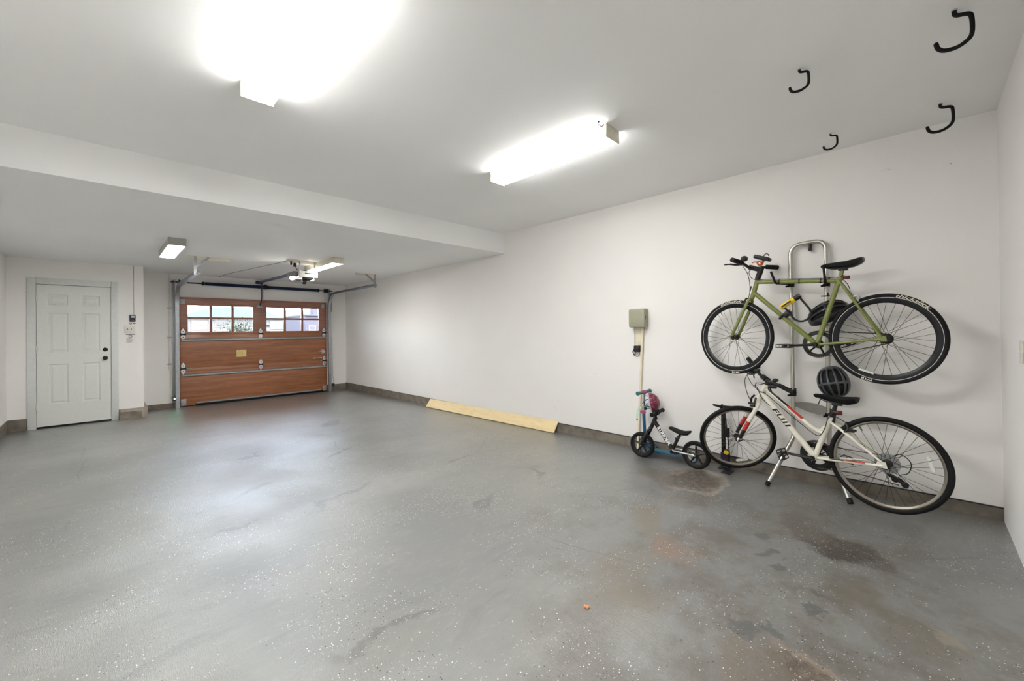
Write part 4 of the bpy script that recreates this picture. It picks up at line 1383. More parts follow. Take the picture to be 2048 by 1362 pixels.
b.cyl(Wp(0.60, 0.302, -0.036), Wp(0.60, 0.302, 0.036), 0.022)
for t in (-1, 1):
    b.tube([Wp(0.498, 0.592, 0.012 * t), Wp(0.44, 0.558, 0.032 * t), Wp(0.195, 0.372, 0.064 * t)], [0.009, 0.0095, 0.008], 10)
    b.tube([Wp(0.585, 0.302, 0.018 * t), Wp(0.50, 0.312, 0.036 * t), Wp(0.19, 0.349, 0.064 * t)], [0.011, 0.0105, 0.008], 10)
    b.prism([(0.165, 0.335), (0.205, 0.335), (0.225, 0.355), (0.215, 0.385), (0.175, 0.375)], Wp(0, 0, 0.061 * t), Wp.D, UP, Wp.N, 0.005)
fr = b.build('frame', 'white', wb)
tube_text(fr, 'FUJI', 0.047, Wp(0.968, 0.747), Wp(0.605, 0.308), 0.0235, Wp.N, 'textk', 1.75, 0.25, 0.0018, spacing=1.25, at=0.39)
def band(p, q, r, f0, f1, m, n0, n1, name):
    """painted panel on a tube between two fractions of its length, covering the angles n0..n1 around it"""
    p, q = V(p), V(q)
    d = (q - p).normalized()
    nn = (Wp.N - d * Wp.N.dot(d)).normalized()
    bb = nn.cross(d)
    if bb.z < 0:
        bb = -bb
    b = B()
    rows = []
    for f in [f0 + (f1 - f0) * i / 6 for i in range(7)]:
        c = p.lerp(q, f)
        rows.append([b.b.verts.new(c + (nn * cos(a) + bb * sin(a)) * (r + 0.0007)) for a in [n0 + (n1 - n0) * j / 8 for j in range(9)]])
    for i in range(6):
        for j in range(8):
            b.face([rows[i][j], rows[i][j + 1], rows[i + 1][j + 1], rows[i + 1][j]])
    return b.build(name, m, fr)
t0, t1 = Wp(0.935, 0.787), Wp(0.64, 0.545)
band(t0, t1, 0.0165, 0.06, 0.52, 'textk', 0.35, 1.3, 'paint_stripe')
band(t0, t1, 0.0165, 0.52, 0.86, 'red', 0.1, 1.3, 'paint_stripe')
band(Wp(0.50, 0.312, 0.036), Wp(0.19, 0.349, 0.064), 0.0088, 0.25, 0.70, 'red', 0.2, 1.5, 'paint_stripe')
band(Wp(0.50, 0.312, 0.036), Wp(0.19, 0.349, 0.064), 0.0096, 0.02, 0.30, 'textk', 0.4, 1.5, 'paint_stripe')
# fork in three colours, turned towards the room
fk = B()
fk.tube([Wf(1.004, 0.685), Wf(0.990, 0.714)], 0.0205, 16)
def blade(t, f):
    P0, P1 = V((1.022, 0.655, 0.047 * t)), V((1.176, 0.345, 0.052 * t))
    p = P0.lerp(P1, f)
    return Wf(p.x, p.y, p.z)
for t in (-1, 1):
    fk.tube(rounded([Wf(1.002, 0.69, 0), Wf(1.012, 0.668, 0.045 * t), blade(t, 0.1), blade(t, 0.45)], 0.02), 0.0165, 12)
fko = fk.build('fork', 'white', wb)
for t in (-1, 1):
    B().ell(blade(t, 1.0), (0.016, 0.016, 0.018)).build('dropout', 'white', fko)
    B().tube([blade(t, 0.45), blade(t, 0.70)], 0.0167, 12).build('fork_band', 'red', fko)
    B().tube([blade(t, 0.70), blade(t, 0.95)], [0.0167, 0.0135], 12).build('fork_band', 'textk', fko)
b = B().cyl(blade(1, 1.0), blade(1, 1.0) + Wf.fn * 0.02, 0.010, seg=12)
b.tube([blade(1, 1.0) + Wf.fn * 0.02, blade(1, 1.0) + Wf.fn * 0.022 + Wf.fd * -0.03 + Wf.fu * 0.012], 0.005, 8)
b.build('quick_release', 'black', wb)
# cockpit, its stem swung further round than the wheel
Wk = Wf
Wf = Wp.turned((0.925, 0.85), AX, 1.02)
b = B()
b.cyl(Wf(0.934, 0.828), Wf(0.920, 0.858), 0.0185, seg=14)
b.tube([Wf(0.918, 0.862), Wf(0.955, 0.895)], [0.020, 0.017], 12)
b.cyl(Wf(0.955, 0.895, -0.024), Wf(0.955, 0.895, 0.024), 0.022, seg=14)
b.build('stem', 'black', wb)
bar = spline([Wf(0.915, 0.922, -0.30), Wf(0.945, 0.918, -0.16), Wf(0.957, 0.897, -0.06), Wf(0.957, 0.897, 0.06), Wf(0.945, 0.915, 0.16), Wf(0.910, 0.915, 0.30)])
hb = B().tube(bar, 0.0125, 12).build('handlebar', 'black', wb)
for t in (-1, 1):
    B().tube([Wf(0.943, 0.917, 0.17 * t), Wf(0.912, 0.917, 0.305 * t)], [0.0165, 0.0185], 12).build('grip', 'blackmat', hb)
    b = B().box(Wf(0.953, 0.908, 0.105 * t) - V((0.022, 0.022, 0.017)), Wf(0.953, 0.908, 0.105 * t) + V((0.022, 0.022, 0.017)), 0.008)
    b.box(Wf(0.965, 0.885, 0.13 * t) - V((0.018, 0.026, 0.014)), Wf(0.965, 0.885, 0.13 * t) + V((0.018, 0.026, 0.014)), 0.007)
    b.ell(Wf(0.94, 0.935, 0.12 * t), (0.022, 0.022, 0.014))
    b.build('shifter', 'black', hb)
    b = B().tube(spline([Wf(0.975, 0.885, 0.10 * t), Wf(1.0, 0.872, 0.13 * t), Wf(1.0, 0.862, 0.18 * t), Wf(0.985, 0.852, 0.24 * t)]), 0.0062, 8)
    b.tube(spline([Wf(0.96, 0.882, 0.12 * t), Wf(0.975, 0.862, 0.115 * t), Wf(0.968, 0.835, 0.118 * t)]), 0.005, 8)
    b.build('brake_lever', 'black', hb)
b = B()
b.tube(spline([Wf(0.97, 0.90, -0.11), Wf(1.04, 0.93, -0.07), Wf(1.10, 0.89, -0.03), Wf(1.10, 0.79, 0.0), Wf(1.07, 0.70, 0.01)]), 0.0027, 6)
b.tube(spline([Wf(0.97, 0.895, 0.11), Wf(1.04, 0.90, 0.06), Wf(1.03, 0.84, 0.0), Wp(0.985, 0.77, 0.03), Wp(0.93, 0.75, 0.022), Wp(0.80, 0.64, 0.020), Wp(0.65, 0.52, 0.020), Wp(0.57, 0.475, 0.026), Wp(0.53, 0.53, 0.026), Wp(0.505, 0.62, 0.022), Wp(0.47, 0.63, 0.02)]), 0.0029, 6)
b.tube(spline([Wf(0.98, 0.90, 0.09), Wf(1.05, 0.86, 0.03), Wf(1.0, 0.80, -0.02), Wp(0.965, 0.72, 0.03), Wp(0.93, 0.68, 0.025), Wp(0.90, 0.655, 0.02)]), 0.0027, 6)
b.tube(spline([Wf(0.98, 0.90, -0.12), Wf(1.06, 0.91, -0.06), Wf(1.03, 0.82, -0.02), Wp(0.97, 0.75, -0.03), Wp(0.92, 0.70, -0.025)]), 0.0027, 6)
b.build('cables', 'cable', wb)
Wf = Wk
# seat
sp = B().tube([Wp(0.489, 0.635), Wp(0.463, 0.725)], 0.0140, 12).build('seat_post', 'black', wb)
B().lathe(Wp(0.488, 0.638), Wp(0.463, 0.725) - Wp(0.489, 0.635), [(0.018, -0.008), (0.0205, -0.008), (0.0205, 0.012), (0.018, 0.012)], 16).build('seat_collar', 'black', sp)
B().box(Wp(0.455, 0.728) - V((0.022, 0.032, 0.010)), Wp(0.455, 0.728) + V((0.022, 0.032, 0.010)), 0.005).build('seat_clamp', 'black', sp)
saddle(wb, Wp, (0.600, 0.790), (0.332, 0.785), 'blackmat', 0.078)
B().tube(spline([Wp(0.555, 0.765, 0.01), Wp(0.56, 0.74, 0.012), Wp(0.57, 0.715, 0.012)]), 0.007, 8, squash=0.5).build('saddle_strap', 'black', wb)
B().cyl(Wp(0.475, 0.668), Wp(0.455, 0.664), 0.016, seg=12).box(Wp(0.447, 0.664) - V((0.015, 0.022, 0.014)), Wp(0.447, 0.664) + V((0.015, 0.014, 0.014)), 0.005).build('rear_light', 'redlens', wb)
B().tube([Wp(0.472, 0.655), Wp(0.482, 0.575)], 0.011, 10).build('seat_tube_pump', 'black', wb)
# drive train
chainring(wb, Wp, (0.60, 0.302), 0.092, -0.050, 4)
b = B().lathe(Wp(0.60, 0.302, -0.056), Wp.N, [(0.115, -0.002), (0.118, 0.0), (0.115, 0.002), (0.085, 0.003), (0.085, -0.003)], 40, closed=True)
for i in range(5):
    a_ = i * 2 * pi / 5
    e = Wp.D * cos(a_) + UP * sin(a_)
    b.tube([Wp(0.60, 0.302, -0.056) + e * 0.02, Wp(0.60, 0.302, -0.056) + e * 0.09], 0.010, 6, squash=0.4)
b.build('chain_guard', 'black', wb)
for i in range(7):
    r = 0.030 + i * 0.0065
    b = B().lathe(Wp(0.184, 0.349, -0.030 - (6 - i) * 0.0042), Wp.N, [(r, -0.0009), (r, 0.0009), (0.016, 0.0011), (0.016, -0.0011)], 26, closed=True)
    for k in range(int(10 + i * 2)):
        a_ = 2 * pi * k / int(10 + i * 2)
        e = Wp.D * cos(a_) + UP * sin(a_)
        c = Wp(0.184, 0.349, -0.030 - (6 - i) * 0.0042)
        b.tube([c + e * (r - 0.001), c + e * (r + 0.004)], [0.0025, 0.0009], 4)
    b.build('sprocket', 'galvd', wb)
b = B().tube(spline([Wp(0.60 + 0.02, 0.398, -0.05), Wp(0.40, 0.392, -0.05), Wp(0.19, 0.396, -0.05)], 4), 0.0042, 6)
b.tube(spline([Wp(0.60, 0.206, -0.05), Wp(0.35, 0.226, -0.05), Wp(0.13, 0.208, -0.055)], 4), 0.0042, 6)
b.build('chain', 'spoke', wb)
b = B().tube(spline([Wp(0.205, 0.305, -0.062), Wp(0.185, 0.265, -0.068), Wp(0.14, 0.245, -0.068), Wp(0.105, 0.222, -0.066)]), [0.010] * 6 + [0.013] * 6 + [0.015] * 7, 10)
b.lathe(Wp(0.10, 0.216, -0.058), Wp.N, [(0.020, -0.004), (0.020, 0.004), (0.006, 0.005)], 14)
b.lathe(Wp(0.15, 0.242, -0.056), Wp.N, [(0.020, -0.004), (0.020, 0.004), (0.006, 0.005)], 14)
b.build('derailleur', 'black', wb)
B().tube(spline([Wp(0.20, 0.36, -0.07), Wp(0.13, 0.415, -0.08), Wp(0.075, 0.37, -0.085), Wp(0.085, 0.30, -0.08), Wp(0.125, 0.275, -0.072)]), 0.003, 6).build('derailleur_cable', 'cable', wb)
crank(wb, Wp, (0.60, 0.302), (0.755, 0.309), 0.062, 0.085)
pedal(wb, Wp, (0.772, 0.309), 0.097, 0.185, 0.075, 0.028, 1.2)
crank(wb, Wp, (0.60, 0.302), (0.445, 0.295), -0.072, -0.090)
pedal(wb, Wp, (0.43, 0.294), -0.10, -0.18, 0.08, 0.024, 0.2)
b = B()
for t in (-1, 1):
    b.tube(spline([Wp(0.405, 0.535, 0.040 * t), Wp(0.385, 0.565, 0.034 * t), Wp(0.40, 0.60, 0.020 * t)]), 0.008, 8)
    b.box(Wp(0.375, 0.545, 0.024 * t) - V((0.006, 0.026, 0.007)), Wp(0.375, 0.545, 0.024 * t) + V((0.006, 0.026, 0.007)), 0.003)
b.tube(spline([Wp(0.40, 0.60, -0.02), Wp(0.405, 0.605, 0.02)]), 0.004, 6)
b.tube(spline([Wp(0.40, 0.602, 0.02), Wp(0.44, 0.625, 0.015), Wp(0.475, 0.64, 0.01)]), 0.003, 6)
b.build('rim_brake', 'black', wb)
b = B()
for t in (-1, 1):
    b.tube(spline([blade(t, 0.02) + Wf.fd * 0.02, blade(t, -0.1) + Wf.fd * 0.035, blade(t, -0.22) + Wf.fd * 0.035 - Wf.fn * (0.02 * t)]), 0.008, 8)
    p = blade(t, 0.02) + Wf.fd * 0.022 - Wf.fn * (0.022 * t)
    b.box(p - V((0.010, 0.026, 0.008)), p + V((0.010, 0.026, 0.008)), 0.003)
b.build('rim_brake', 'black', wb)

# ------------------------------------------------------------------ storage rack
rk = thing('bicycle_rack', 'chrome two pole bicycle rack leaning on the long white wall', 'bicycle rack', (4.05, 0.65, 0))
PL = lambda z: V((4.142 + (z - 0.37) * 0.026, 0.776 + (z - 0.37) * 0.008, z))
PR = lambda z: V((4.142 + (z - 0.37) * 0.026, 0.535 + (z - 0.37) * 0.006, z))
r_ = 0.0165
pts = [V((3.896, 0.917, fz(0.9) + 0.016)), PL(0.375), PL(1.985) + V((0.002, 0, 0.022)), PR(1.985) + V((0.002, 0, 0.034)), PR(0.345), V((3.896, 0.387, fz(0.4) + 0.016))]
pl = rounded([pts[0], pts[1], pts[2]], 0.10, 7)
body = [pts[0]] + rounded([pts[0], pts[1], pts[2]], 0.035, 5)[1:-1] + rounded([pts[1], pts[2], pts[3], pts[4]], 0.085, 8)[1:-1] + rounded([pts[3], pts[4], pts[5]], 0.035, 5)[1:-1] + [pts[5]]
B().tube(body, r_, 14).build('pole_frame', 'chrome', rk)
for p, d in ((pts[0], pts[1] - pts[0]), (pts[5], pts[4] - pts[5])):
    d = d.normalized()
    B().cyl(p - d * 0.012, p + d * 0.022, 0.0185, seg=14).build('foot_cap', 'blackmat', rk)
B().box((4.178, 0.642, 1.945), (XR - 0.0005, 0.664, 2.012), 0.002).build('wall_bracket', 'black', rk)
# grey lens shaped plate joining the poles
yz = [(0.762, 0.668), (0.72, 0.676), (0.66, 0.677), (0.61, 0.672), (0.552, 0.652), (0.552, 0.592), (0.61, 0.586), (0.68, 0.602), (0.73, 0.622), (0.762, 0.634)]
B().prism(yz, (4.153, 0, 0), (0, 1, 0), (0, 0, 1), (1, 0, 0), 0.006).build('joining_plate', 'plategrey', rk)
def arm(pole, z, out, tip, y_off, reach_z):
    p = pole(z)
    b = B().lathe(p, (0, 0, 1), [(r_ + 0.0005, -0.012), (r_ + 0.008, -0.012), (r_ + 0.008, 0.012), (r_ + 0.0005, 0.012)], 16)
    b.box(p + V((-0.03, -0.026, 0.0)), p + V((0.002, -0.018, 0.055)), 0.004)
    b.tube([p + V((-0.012, 0.0, -0.004)), p + V((-0.035, 0.03, -0.008))], 0.008, 8)
    end = V((p.x - out, p.y + y_off, reach_z))
    b.tube(rounded([p + V((-0.015, 0, 0.01)), p + V((-0.05, y_off * 0.3, 0.012)), end, end + V((-0.012, tip[0], tip[1]))], 0.02), 0.0085, 10)
    return b.build('arm', 'blackmat', rk)
arm(PL, 1.662, 0.245, (0.030, 0.100), 0.060, 1.668)
arm(PR, 1.645, 0.245, (0.008, 0.135), -0.025, 1.640)
arm(PL, 0.735, 0.075, (0.0, 0.05), 0.0, 0.745)
arm(PR, 0.592, 0.245, (-0.01, 0.08), -0.028, 0.560)
for z in (1.556, 0.962):
    p = PR(z)
    b = B().lathe(p, (0, 0, 1), [(r_ + 0.0005, -0.005), (r_ + 0.005, -0.005), (r_ + 0.005, 0.005), (r_ + 0.0005, 0.005)], 16)
    b.tube(rounded([p + V((-0.012, 0.035, 0.0)), p + V((-0.02, 0, 0)), p + V((-0.05, -0.015, 0)), p + V((-0.055, -0.016, 0.022))], 0.01), 0.0042, 8)
    b.build('helmet_hook', 'black', rk)

# ------------------------------------------------------------------ helmets
def helmet(name, label, loc, rot, A, Bw, H, shell, group=None, vents=True, inner='foam'):
    """A half length, Bw half width, H height; long axis x, up z before rot"""
    r = thing(name, label, 'helmet', loc, group)
    R = rot.to_3x3()
    loc = V(loc)
    nth, nph = 18, 18
    b = B()
    def P(i, j, k=1.0):
        th = -pi / 2 + pi * i / nth
        ph = -1.45 + 2.9 * j / nph
        zz = cos(ph) * cos(th)
        return loc + R @ V((A * k * sin(ph) * (1.0 + 0.06 * sin(ph)), Bw * k * cos(ph) ** 0.8 * sin(th), H * k * max(zz, 0) ** 0.85))
    g = [[b.b.verts.new(P(i, j)) for j in range(nph + 1)] for i in range(nth + 1)]
    for i in range(nth):
        for j in range(nph):
            if vents:
                band_ = i % 3 in (1, 2) and 0 < i < nth - 1
                if band_ and (2 <= j <= 7 or 9 <= j <= 14) and not (i < 2 or i > nth - 3):
                    continue
            b.face([g[i][j], g[i + 1][j], g[i + 1][j + 1], g[i][j + 1]])
    o = b.build('shell', shell, r)
    sm = o.modifiers.new('thickness', 'SOLIDIFY')
    sm.thickness = 0.014
    sm.offset = -1
    ss = o.modifiers.new('smooth', 'SUBSURF')
    ss.levels = ss.render_levels = 1
    b = B()
    g = [[b.b.verts.new(P(i, j, 0.88)) for j in range(nph + 1)] for i in range(nth + 1)]
    for i in range(nth):
        for j in range(nph):
            b.face([g[i][j], g[i + 1][j], g[i + 1][j + 1], g[i][j + 1]])
    o = b.build('liner', inner, r)
    sm = o.modifiers.new('thickness', 'SOLIDIFY')
    sm.thickness = 0.012
    sm.offset = -1
    w = lambda x, y, z: loc + R @ V((x, y, z))
    b = B()
    for sgn in (-1, 1):
        b.tube(spline([w(A * 0.35, Bw * 0.8 * sgn, 0.01), w(A * 0.15, Bw * 0.7 * sgn, -0.05), w(0.0, Bw * 0.3 * sgn, -0.085)]), 0.006, 6, squash=0.3)
        b.tube(spline([w(-A * 0.4, Bw * 0.8 * sgn, 0.01), w(-A * 0.1, Bw * 0.7 * sgn, -0.045), w(A * 0.12, Bw * 0.7 * sgn, -0.055)]), 0.006, 6, squash=0.3)
    b.build('strap', 'black', r)
    return r
def frame_rot(x, z):
    """rotation whose local x and z follow the given directions"""
    x = V(x).normalized()
    z = V(z)
    z = (z - x * z.dot(x)).normalized()
    y = z.cross(x)
    return Matrix((x, y, z)).transposed()
helmet('cycling_helmet', 'charcoal cycling helmet hanging behind green bicycle seat tube', (4.095, 0.505, 1.395), frame_rot((0.05, 0.90, -0.42), (-0.55, 0.28, 0.75)), 0.148, 0.10, 0.125, 'helmk', 'adult helmets hung on the rack')
helmet('cycling_helmet', 'grey ribbed cycling helmet hanging just above the white bicycle saddle', (4.105, 0.495, 0.862), frame_rot((0.12, 0.22, 0.95), (-1, 0.1, 0.1)), 0.125, 0.108, 0.125, 'helmg', 'adult helmets hung on the rack')

# ------------------------------------------------------------------ balance bike
S = Plane(3.93, 0.0)
bb_ = thing('balance_bike', 'small black balance bike with white lettering and five spoke wheels', 'balance bike', S(1.78, fz(1.8)), None)
SF = S.turned((1.94, 0.34), (-0.47, 0.88), 0.06)
def small_wheel(c, fwd, up, R):
    nrm = fwd.cross(up).normalized()
    b = B().lathe(c, nrm, [(R * 0.80, -0.016), (R * 0.80, 0.016), (R * 0.70, 0.013), (R * 0.70, -0.013)], 40, closed=True)
    b.lathe(c, nrm, [(0.010, -0.04), (0.022, -0.028), (0.022, 0.028), (0.010, 0.04)], 16)
    for i in range(5):
        a = 0.3 + 2 * pi * i / 5
        e = fwd * cos(a) + up * sin(a)
        b.tube([c + e * 0.015, c + e * R * 0.72], [0.014, 0.009], 8, squash=0.8)
    wh = b.build('wheel', 'black', bb_)
    B().ring(c, fwd, up, R * 0.875, R * 0.125, 44, 12, 1.25).build('tire', 'blackmat', wh)
    B().lathe(c + nrm * 0.04, nrm, [(0.008, -0.082), (0.008, 0.002)], 10).build('axle', 'silver', wh)
    return wh
small_wheel(S(2.045, fz(2.0) + 0.1305), SF.fd, UP, 0.130)
small_wheel(S(1.505, fz(1.5) + 0.1305), S.D, UP, 0.130)
b = B()
b.tube([S(1.915, 0.383), S(1.733, 0.135)], 0.0205, 14)
b.tube([S(1.935, 0.335), S(1.905, 0.405)], 0.0195, 14)
b.tube([S(1.728, 0.135), S(1.665, 0.268)], 0.0150, 12)
b.cyl(S(1.722, 0.118, -0.055), S(1.722, 0.118, 0.055), 0.014, seg=12)
fr2 = b.build('frame', 'blackpaint', bb_)
tube_text(fr2, 'STRIDER', 0.046, S(1.915, 0.383), S(1.733, 0.135), 0.0205, V((-0.86, -0.45, 0.1)), 'textw', 1.12, 0.0, 0.0022, at=0.55)
b = B()
for t in (-1, 1):
    b.tube(spline([S(1.722, 0.125, 0.02 * t), S(1.68, 0.128, 0.045 * t), S(1.505, 0.125, 0.05 * t)]), [0.010] * 6 + [0.008] * 7, 10)
b.build('rear_stay', 'silver', bb_)
b = B()
for t in (-1, 1):
    b.tube(rounded([SF(1.94, 0.33, 0.0), SF(1.955, 0.30, 0.04 * t), SF(2.045, 0.125, 0.046 * t)], 0.02), 0.0125, 10)
b.tube([SF(1.935, 0.335), SF(1.945, 0.315)], 0.02, 12)
b.build('fork', 'blackpaint', bb_)
b = B().tube([SF(1.908, 0.40), SF(1.890, 0.468)], 0.0135, 12).lathe(SF(1.903, 0.415), (-0.0, -0.3, 0.95), [(0.018, -0.008), (0.021, 0), (0.018, 0.01)], 14)
b.cyl(SF(1.905, 0.41), SF(1.875, 0.405), 0.006, seg=8)
b.tube([SF(1.886, 0.468, -0.13), SF(1.888, 0.468, 0), SF(1.886, 0.468, 0.13)], 0.010, 10)
hb = b.build('handlebar', 'black', bb_)
for t in (-1, 1):
    B().tube([SF(1.886, 0.468, 0.045 * t), SF(1.882, 0.468, 0.06 * t), SF(1.88, 0.468, 0.125 * t), SF(1.88, 0.468, 0.135 * t)], [0.02, 0.016, 0.016, 0.022], 12).build('grip', 'blackmat', hb)
B().lathe(SF(1.888, 0.47, 0.0), S.N, [(0.028, -0.03), (0.03, 0), (0.028, 0.03)], 14).build('bar_pad', 'blackmat', hb)
b = B().tube([S(1.67, 0.258), S(1.648, 0.302)], 0.0115, 10)
b.build('seat_post', 'black', bb_)
b = B()
secs = [(1.758, 0.335, 0.022, 0.012), (1.74, 0.333, 0.032, 0.022), (1.68, 0.315, 0.042, 0.026), (1.62, 0.305, 0.052, 0.026), (1.58, 0.312, 0.055, 0.026), (1.562, 0.322, 0.045, 0.018)]
rings = [[b.b.verts.new(S(s_, z + h * sin(2 * pi * k / 14) * 0.8, w * cos(2 * pi * k / 14))) for k in range(14)] for s_, z, w, h in secs]
for i in range(len(rings) - 1):
    for k in range(14):
        b.face([rings[i][k], rings[i][(k + 1) % 14], rings[i + 1][(k + 1) % 14], rings[i + 1][k]])
b.face(rings[0])
b.face(rings[-1][::-1])
b.build('seat', 'blackmat', bb_)
b = B().cyl(S(1.665, 0.262, -0.03), S(1.665, 0.262, 0.035), 0.010, seg=10).box(S(1.67, 0.248, 0.035) - V((0.006, 0.018, 0.01)), S(1.67, 0.248, 0.035) + V((0.006, 0.018, 0.01)), 0.003)
b.build('seat_clamp', 'black', bb_)
B().box(S(1.70, 0.108, -0.05) - V((0.0, 0.03, 0.008)), S(1.70, 0.108, 0.05) + V((0.0, 0.03, 0.008)), 0.003).build('foot_rest', 'black', bb_)

# ------------------------------------------------------------------ kick scooter
K2 = Plane(4.07, 0.0)
sc = thing('kick_scooter', 'blue kick scooter with teal deck standing behind the balance bike', 'scooter', K2(1.9, fz(1.9)))
f0 = fz(1.9)
b = B().box(K2(1.66, f0 + 0.045, 0.055), K2(2.035, f0 + 0.066, -0.055), 0.008)
b.tube([K2(2.0, f0 + 0.056), K2(2.075, f0 + 0.10)], 0.022, 10)
dk = b.build('deck', 'blue', sc)
B().box(K2(1.68, f0 + 0.0662, 0.045), K2(2.02, f0 + 0.0685, -0.045), 0.001).build('grip_tape', 'deck', dk)
B().tube(rounded([K2(1.70, f0 + 0.066), K2(1.63, f0 + 0.115), K2(1.56, f0 + 0.112)], 0.03), 0.03, 4, squash=0.25).build('brake_fender', 'blue', sc)
def scoot_wheel(c, R=0.055):
    b = B().lathe(c, K2.N, [(R * 0.72, -0.011), (R * 0.72, 0.011), (0.012, 0.012), (0.012, -0.012)], 24, closed=True)
    wh = b.build('wheel', 'silver', sc)
    B().ring(c, K2.D, UP, R * 0.86, R * 0.14, 28, 8, 1.6).build('tire', 'blue', wh)
    B().cyl(c - K2.N * 0.03, c + K2.N * 0.03, 0.009, seg=10).build('axle', 'silver', wh)
scoot_wheel(K2(1.60, f0 + 0.0555))
scoot_wheel(K2(2.045, f0 + 0.0555, 0.085))
scoot_wheel(K2(2.045, f0 + 0.0555, -0.085))
B().tube(spline([K2(2.045, f0 + 0.058, -0.085), K2(2.07, f0 + 0.095, -0.03), K2(2.07, f0 + 0.095, 0.03), K2(2.045, f0 + 0.058, 0.085)]), 0.014, 10).build('front_axle', 'blue', sc)
B().tube([K2(2.085, f0 + 0.09), K2(2.099, 0.425)], 0.0175, 14).build('column', 'blue', sc)
B().tube([K2(2.097, 0.40), K2(2.094, 0.634)], 0.0125, 12).build('inner_tube', 'silver', sc)
B().lathe(K2(2.099, 0.425), (0, 0, 1), [(0.016, -0.012), (0.022, -0.012), (0.022, 0.012), (0.014, 0.014)], 14).tube([K2(2.12, 0.425, 0.02), K2(2.125, 0.43, -0.02)], 0.009, 8).build('clamp', 'magenta', sc)
hb = B().tube([K2(2.094, 0.634, -0.13), K2(2.094, 0.634, 0.13)], 0.0115, 10).build('handlebar', 'silver', sc)
for t in (-1, 1):
    B().tube([K2(2.094, 0.634, 0.035 * t), K2(2.094, 0.634, 0.12 * t), K2(2.094, 0.634, 0.135 * t)], [0.0165, 0.0175, 0.022], 12).build('grip', 'teal', hb)
B().lathe(K2(2.094, 0.634), K2.N, [(0.02, -0.022), (0.024, 0), (0.02, 0.022)], 12).build('stem_cap', 'magenta', hb)
b = B()
for dx in (0.0, 0.012):
    b.tube(spline([K2(2.12 + dx, 0.48, 0.03), K2(2.135 + dx, 0.44, 0.05), K2(2.138 + dx, 0.39, 0.055), K2(2.146 + dx, 0.35, 0.05)]), 0.007, 6, squash=0.35)
rb = b.build('ribbon', 'mint', sc)
B().ell(K2(2.149, 0.345, 0.05), (0.008, 0.008, 0.012)).build('ribbon_tip', 'magenta', rb)

# child's helmet hung from the scooter bar
R = frame_rot((0.25, 0.3, 0.92), (0.30, -0.95, 0.12))
hl = K2(2.022, 0.527, 0.0)
ch = helmet('child_helmet', 'raspberry patterned child helmet hanging open side out from scooter handlebar', hl, R, 0.098, 0.086, 0.095, 'rasp', None, False)
w3 = lambda x, y, z: hl + R.to_3x3() @ V((x, y, z))
B().tube([w3(0.098 * cos(a), 0.088 * sin(a), 0.004) for a in [2 * pi * i / 32 for i in range(32)]], 0.006, 8, closed=True).build('rim_trim', 'lav', ch)
b = B()
b.tube(spline([w3(0.07, 0.02, 0.0), K2(2.055, 0.60, 0.02), K2(2.09, 0.625, 0.03)]), 0.008, 6, squash=0.35)
b.tube(spline([w3(0.05, -0.04, 0.0), K2(2.06, 0.56, 0.03), K2(2.075, 0.52, 0.035), K2(2.055, 0.475, 0.03), w3(-0.05, 0.0, 0.0)]), 0.009, 6, squash=0.35)
b.tube(spline([w3(0.03, 0.05, 0.0), K2(2.075, 0.55, 0.02), K2(2.06, 0.50, 0.04), w3(-0.03, -0.05, 0.0)]), 0.009, 6, squash=0.35)
b.build('chin_strap', 'teal', ch)
B().tube(spline([K2(2.085, 0.632, -0.01), K2(2.06, 0.60, -0.02), w3(0.09, 0.0, 0.01)]), 0.007, 6, squash=0.4).build('ribbon', 'mint', ch)
B().box(K2(2.06, 0.47, 0.035) - V((0.01, 0.012, 0.014)), K2(2.06, 0.47, 0.035) + V((0.01, 0.012, 0.014)), 0.004).build('buckle', 'black', ch)

# ------------------------------------------------------------------ floor pump
Q = Plane(4.12, 0.0)
q0 = fz(1.35)
fp = thing('floor_pump', 'black floor pump standing behind the white bicycle front wheel', 'bicycle pump', Q(1.325, q0))
b = B().box(Q(1.29, q0, 0.05), Q(1.36, q0 + 0.016, -0.05), 0.006).box(Q(1.225, q0, 0.16), Q(1.30, q0 + 0.014, 0.04), 0.006)
b.build('base', 'black', fp)
B().tube([Q(1.325, q0 + 0.01), Q(1.325, 0.525)], 0.0195, 14).build('barrel', 'blackpaint', fp)
b = B().tube([Q(1.325, 0.52), Q(1.325, 0.565)], 0.010, 10).lathe(Q(1.325, 0.525), (0, 0, 1), [(0.023, -0.02), (0.024, 0.0), (0.014, 0.012)], 14)
b.build('piston_rod', 'black', fp)
B().tube([Q(1.415, 0.575), Q(1.36, 0.568), Q(1.325, 0.565), Q(1.29, 0.568), Q(1.245, 0.575)], [0.008, 0.013, 0.015, 0.013, 0.008], 10).build('handle', 'blackmat', fp)
B().tube(spline([Q(1.30, q0 + 0.05, 0.02), Q(1.27, 0.10, 0.025), Q(1.272, 0.20, 0.025), Q(1.285, 0.34, 0.025), Q(1.30, 0.50, 0.025), Q(1.32, 0.585, 0.02), Q(1.345, 0.57, 0.015), Q(1.335, 0.54, 0.022), Q(1.30, 0.46, 0.026), Q(1.287, 0.37, 0.027)]), 0.0055, 8).build('hose', 'black', fp)
B().box(Q(1.295, 0.30, 0.02), Q(1.270, 0.375, 0.045), 0.006).build('hose_head', 'black', fp)
gz = B().lathe(Q(1.29, 0.155, 0.03), Q.N, [(0.026, -0.01), (0.028, 0.0), (0.026, 0.012)], 18).build('gauge', 'black', fp)
B().lathe(Q(1.29, 0.155, 0.0425), Q.N, [(0.022, 0.0), (0.020, 0.0015)], 18).build('gauge_face', 'yellow', gz)
B().box(Q(1.335, q0 + 0.014, 0.03), Q(1.285, 0.14, -0.02), 0.008).build('foot_valve', 'indigo', fp)

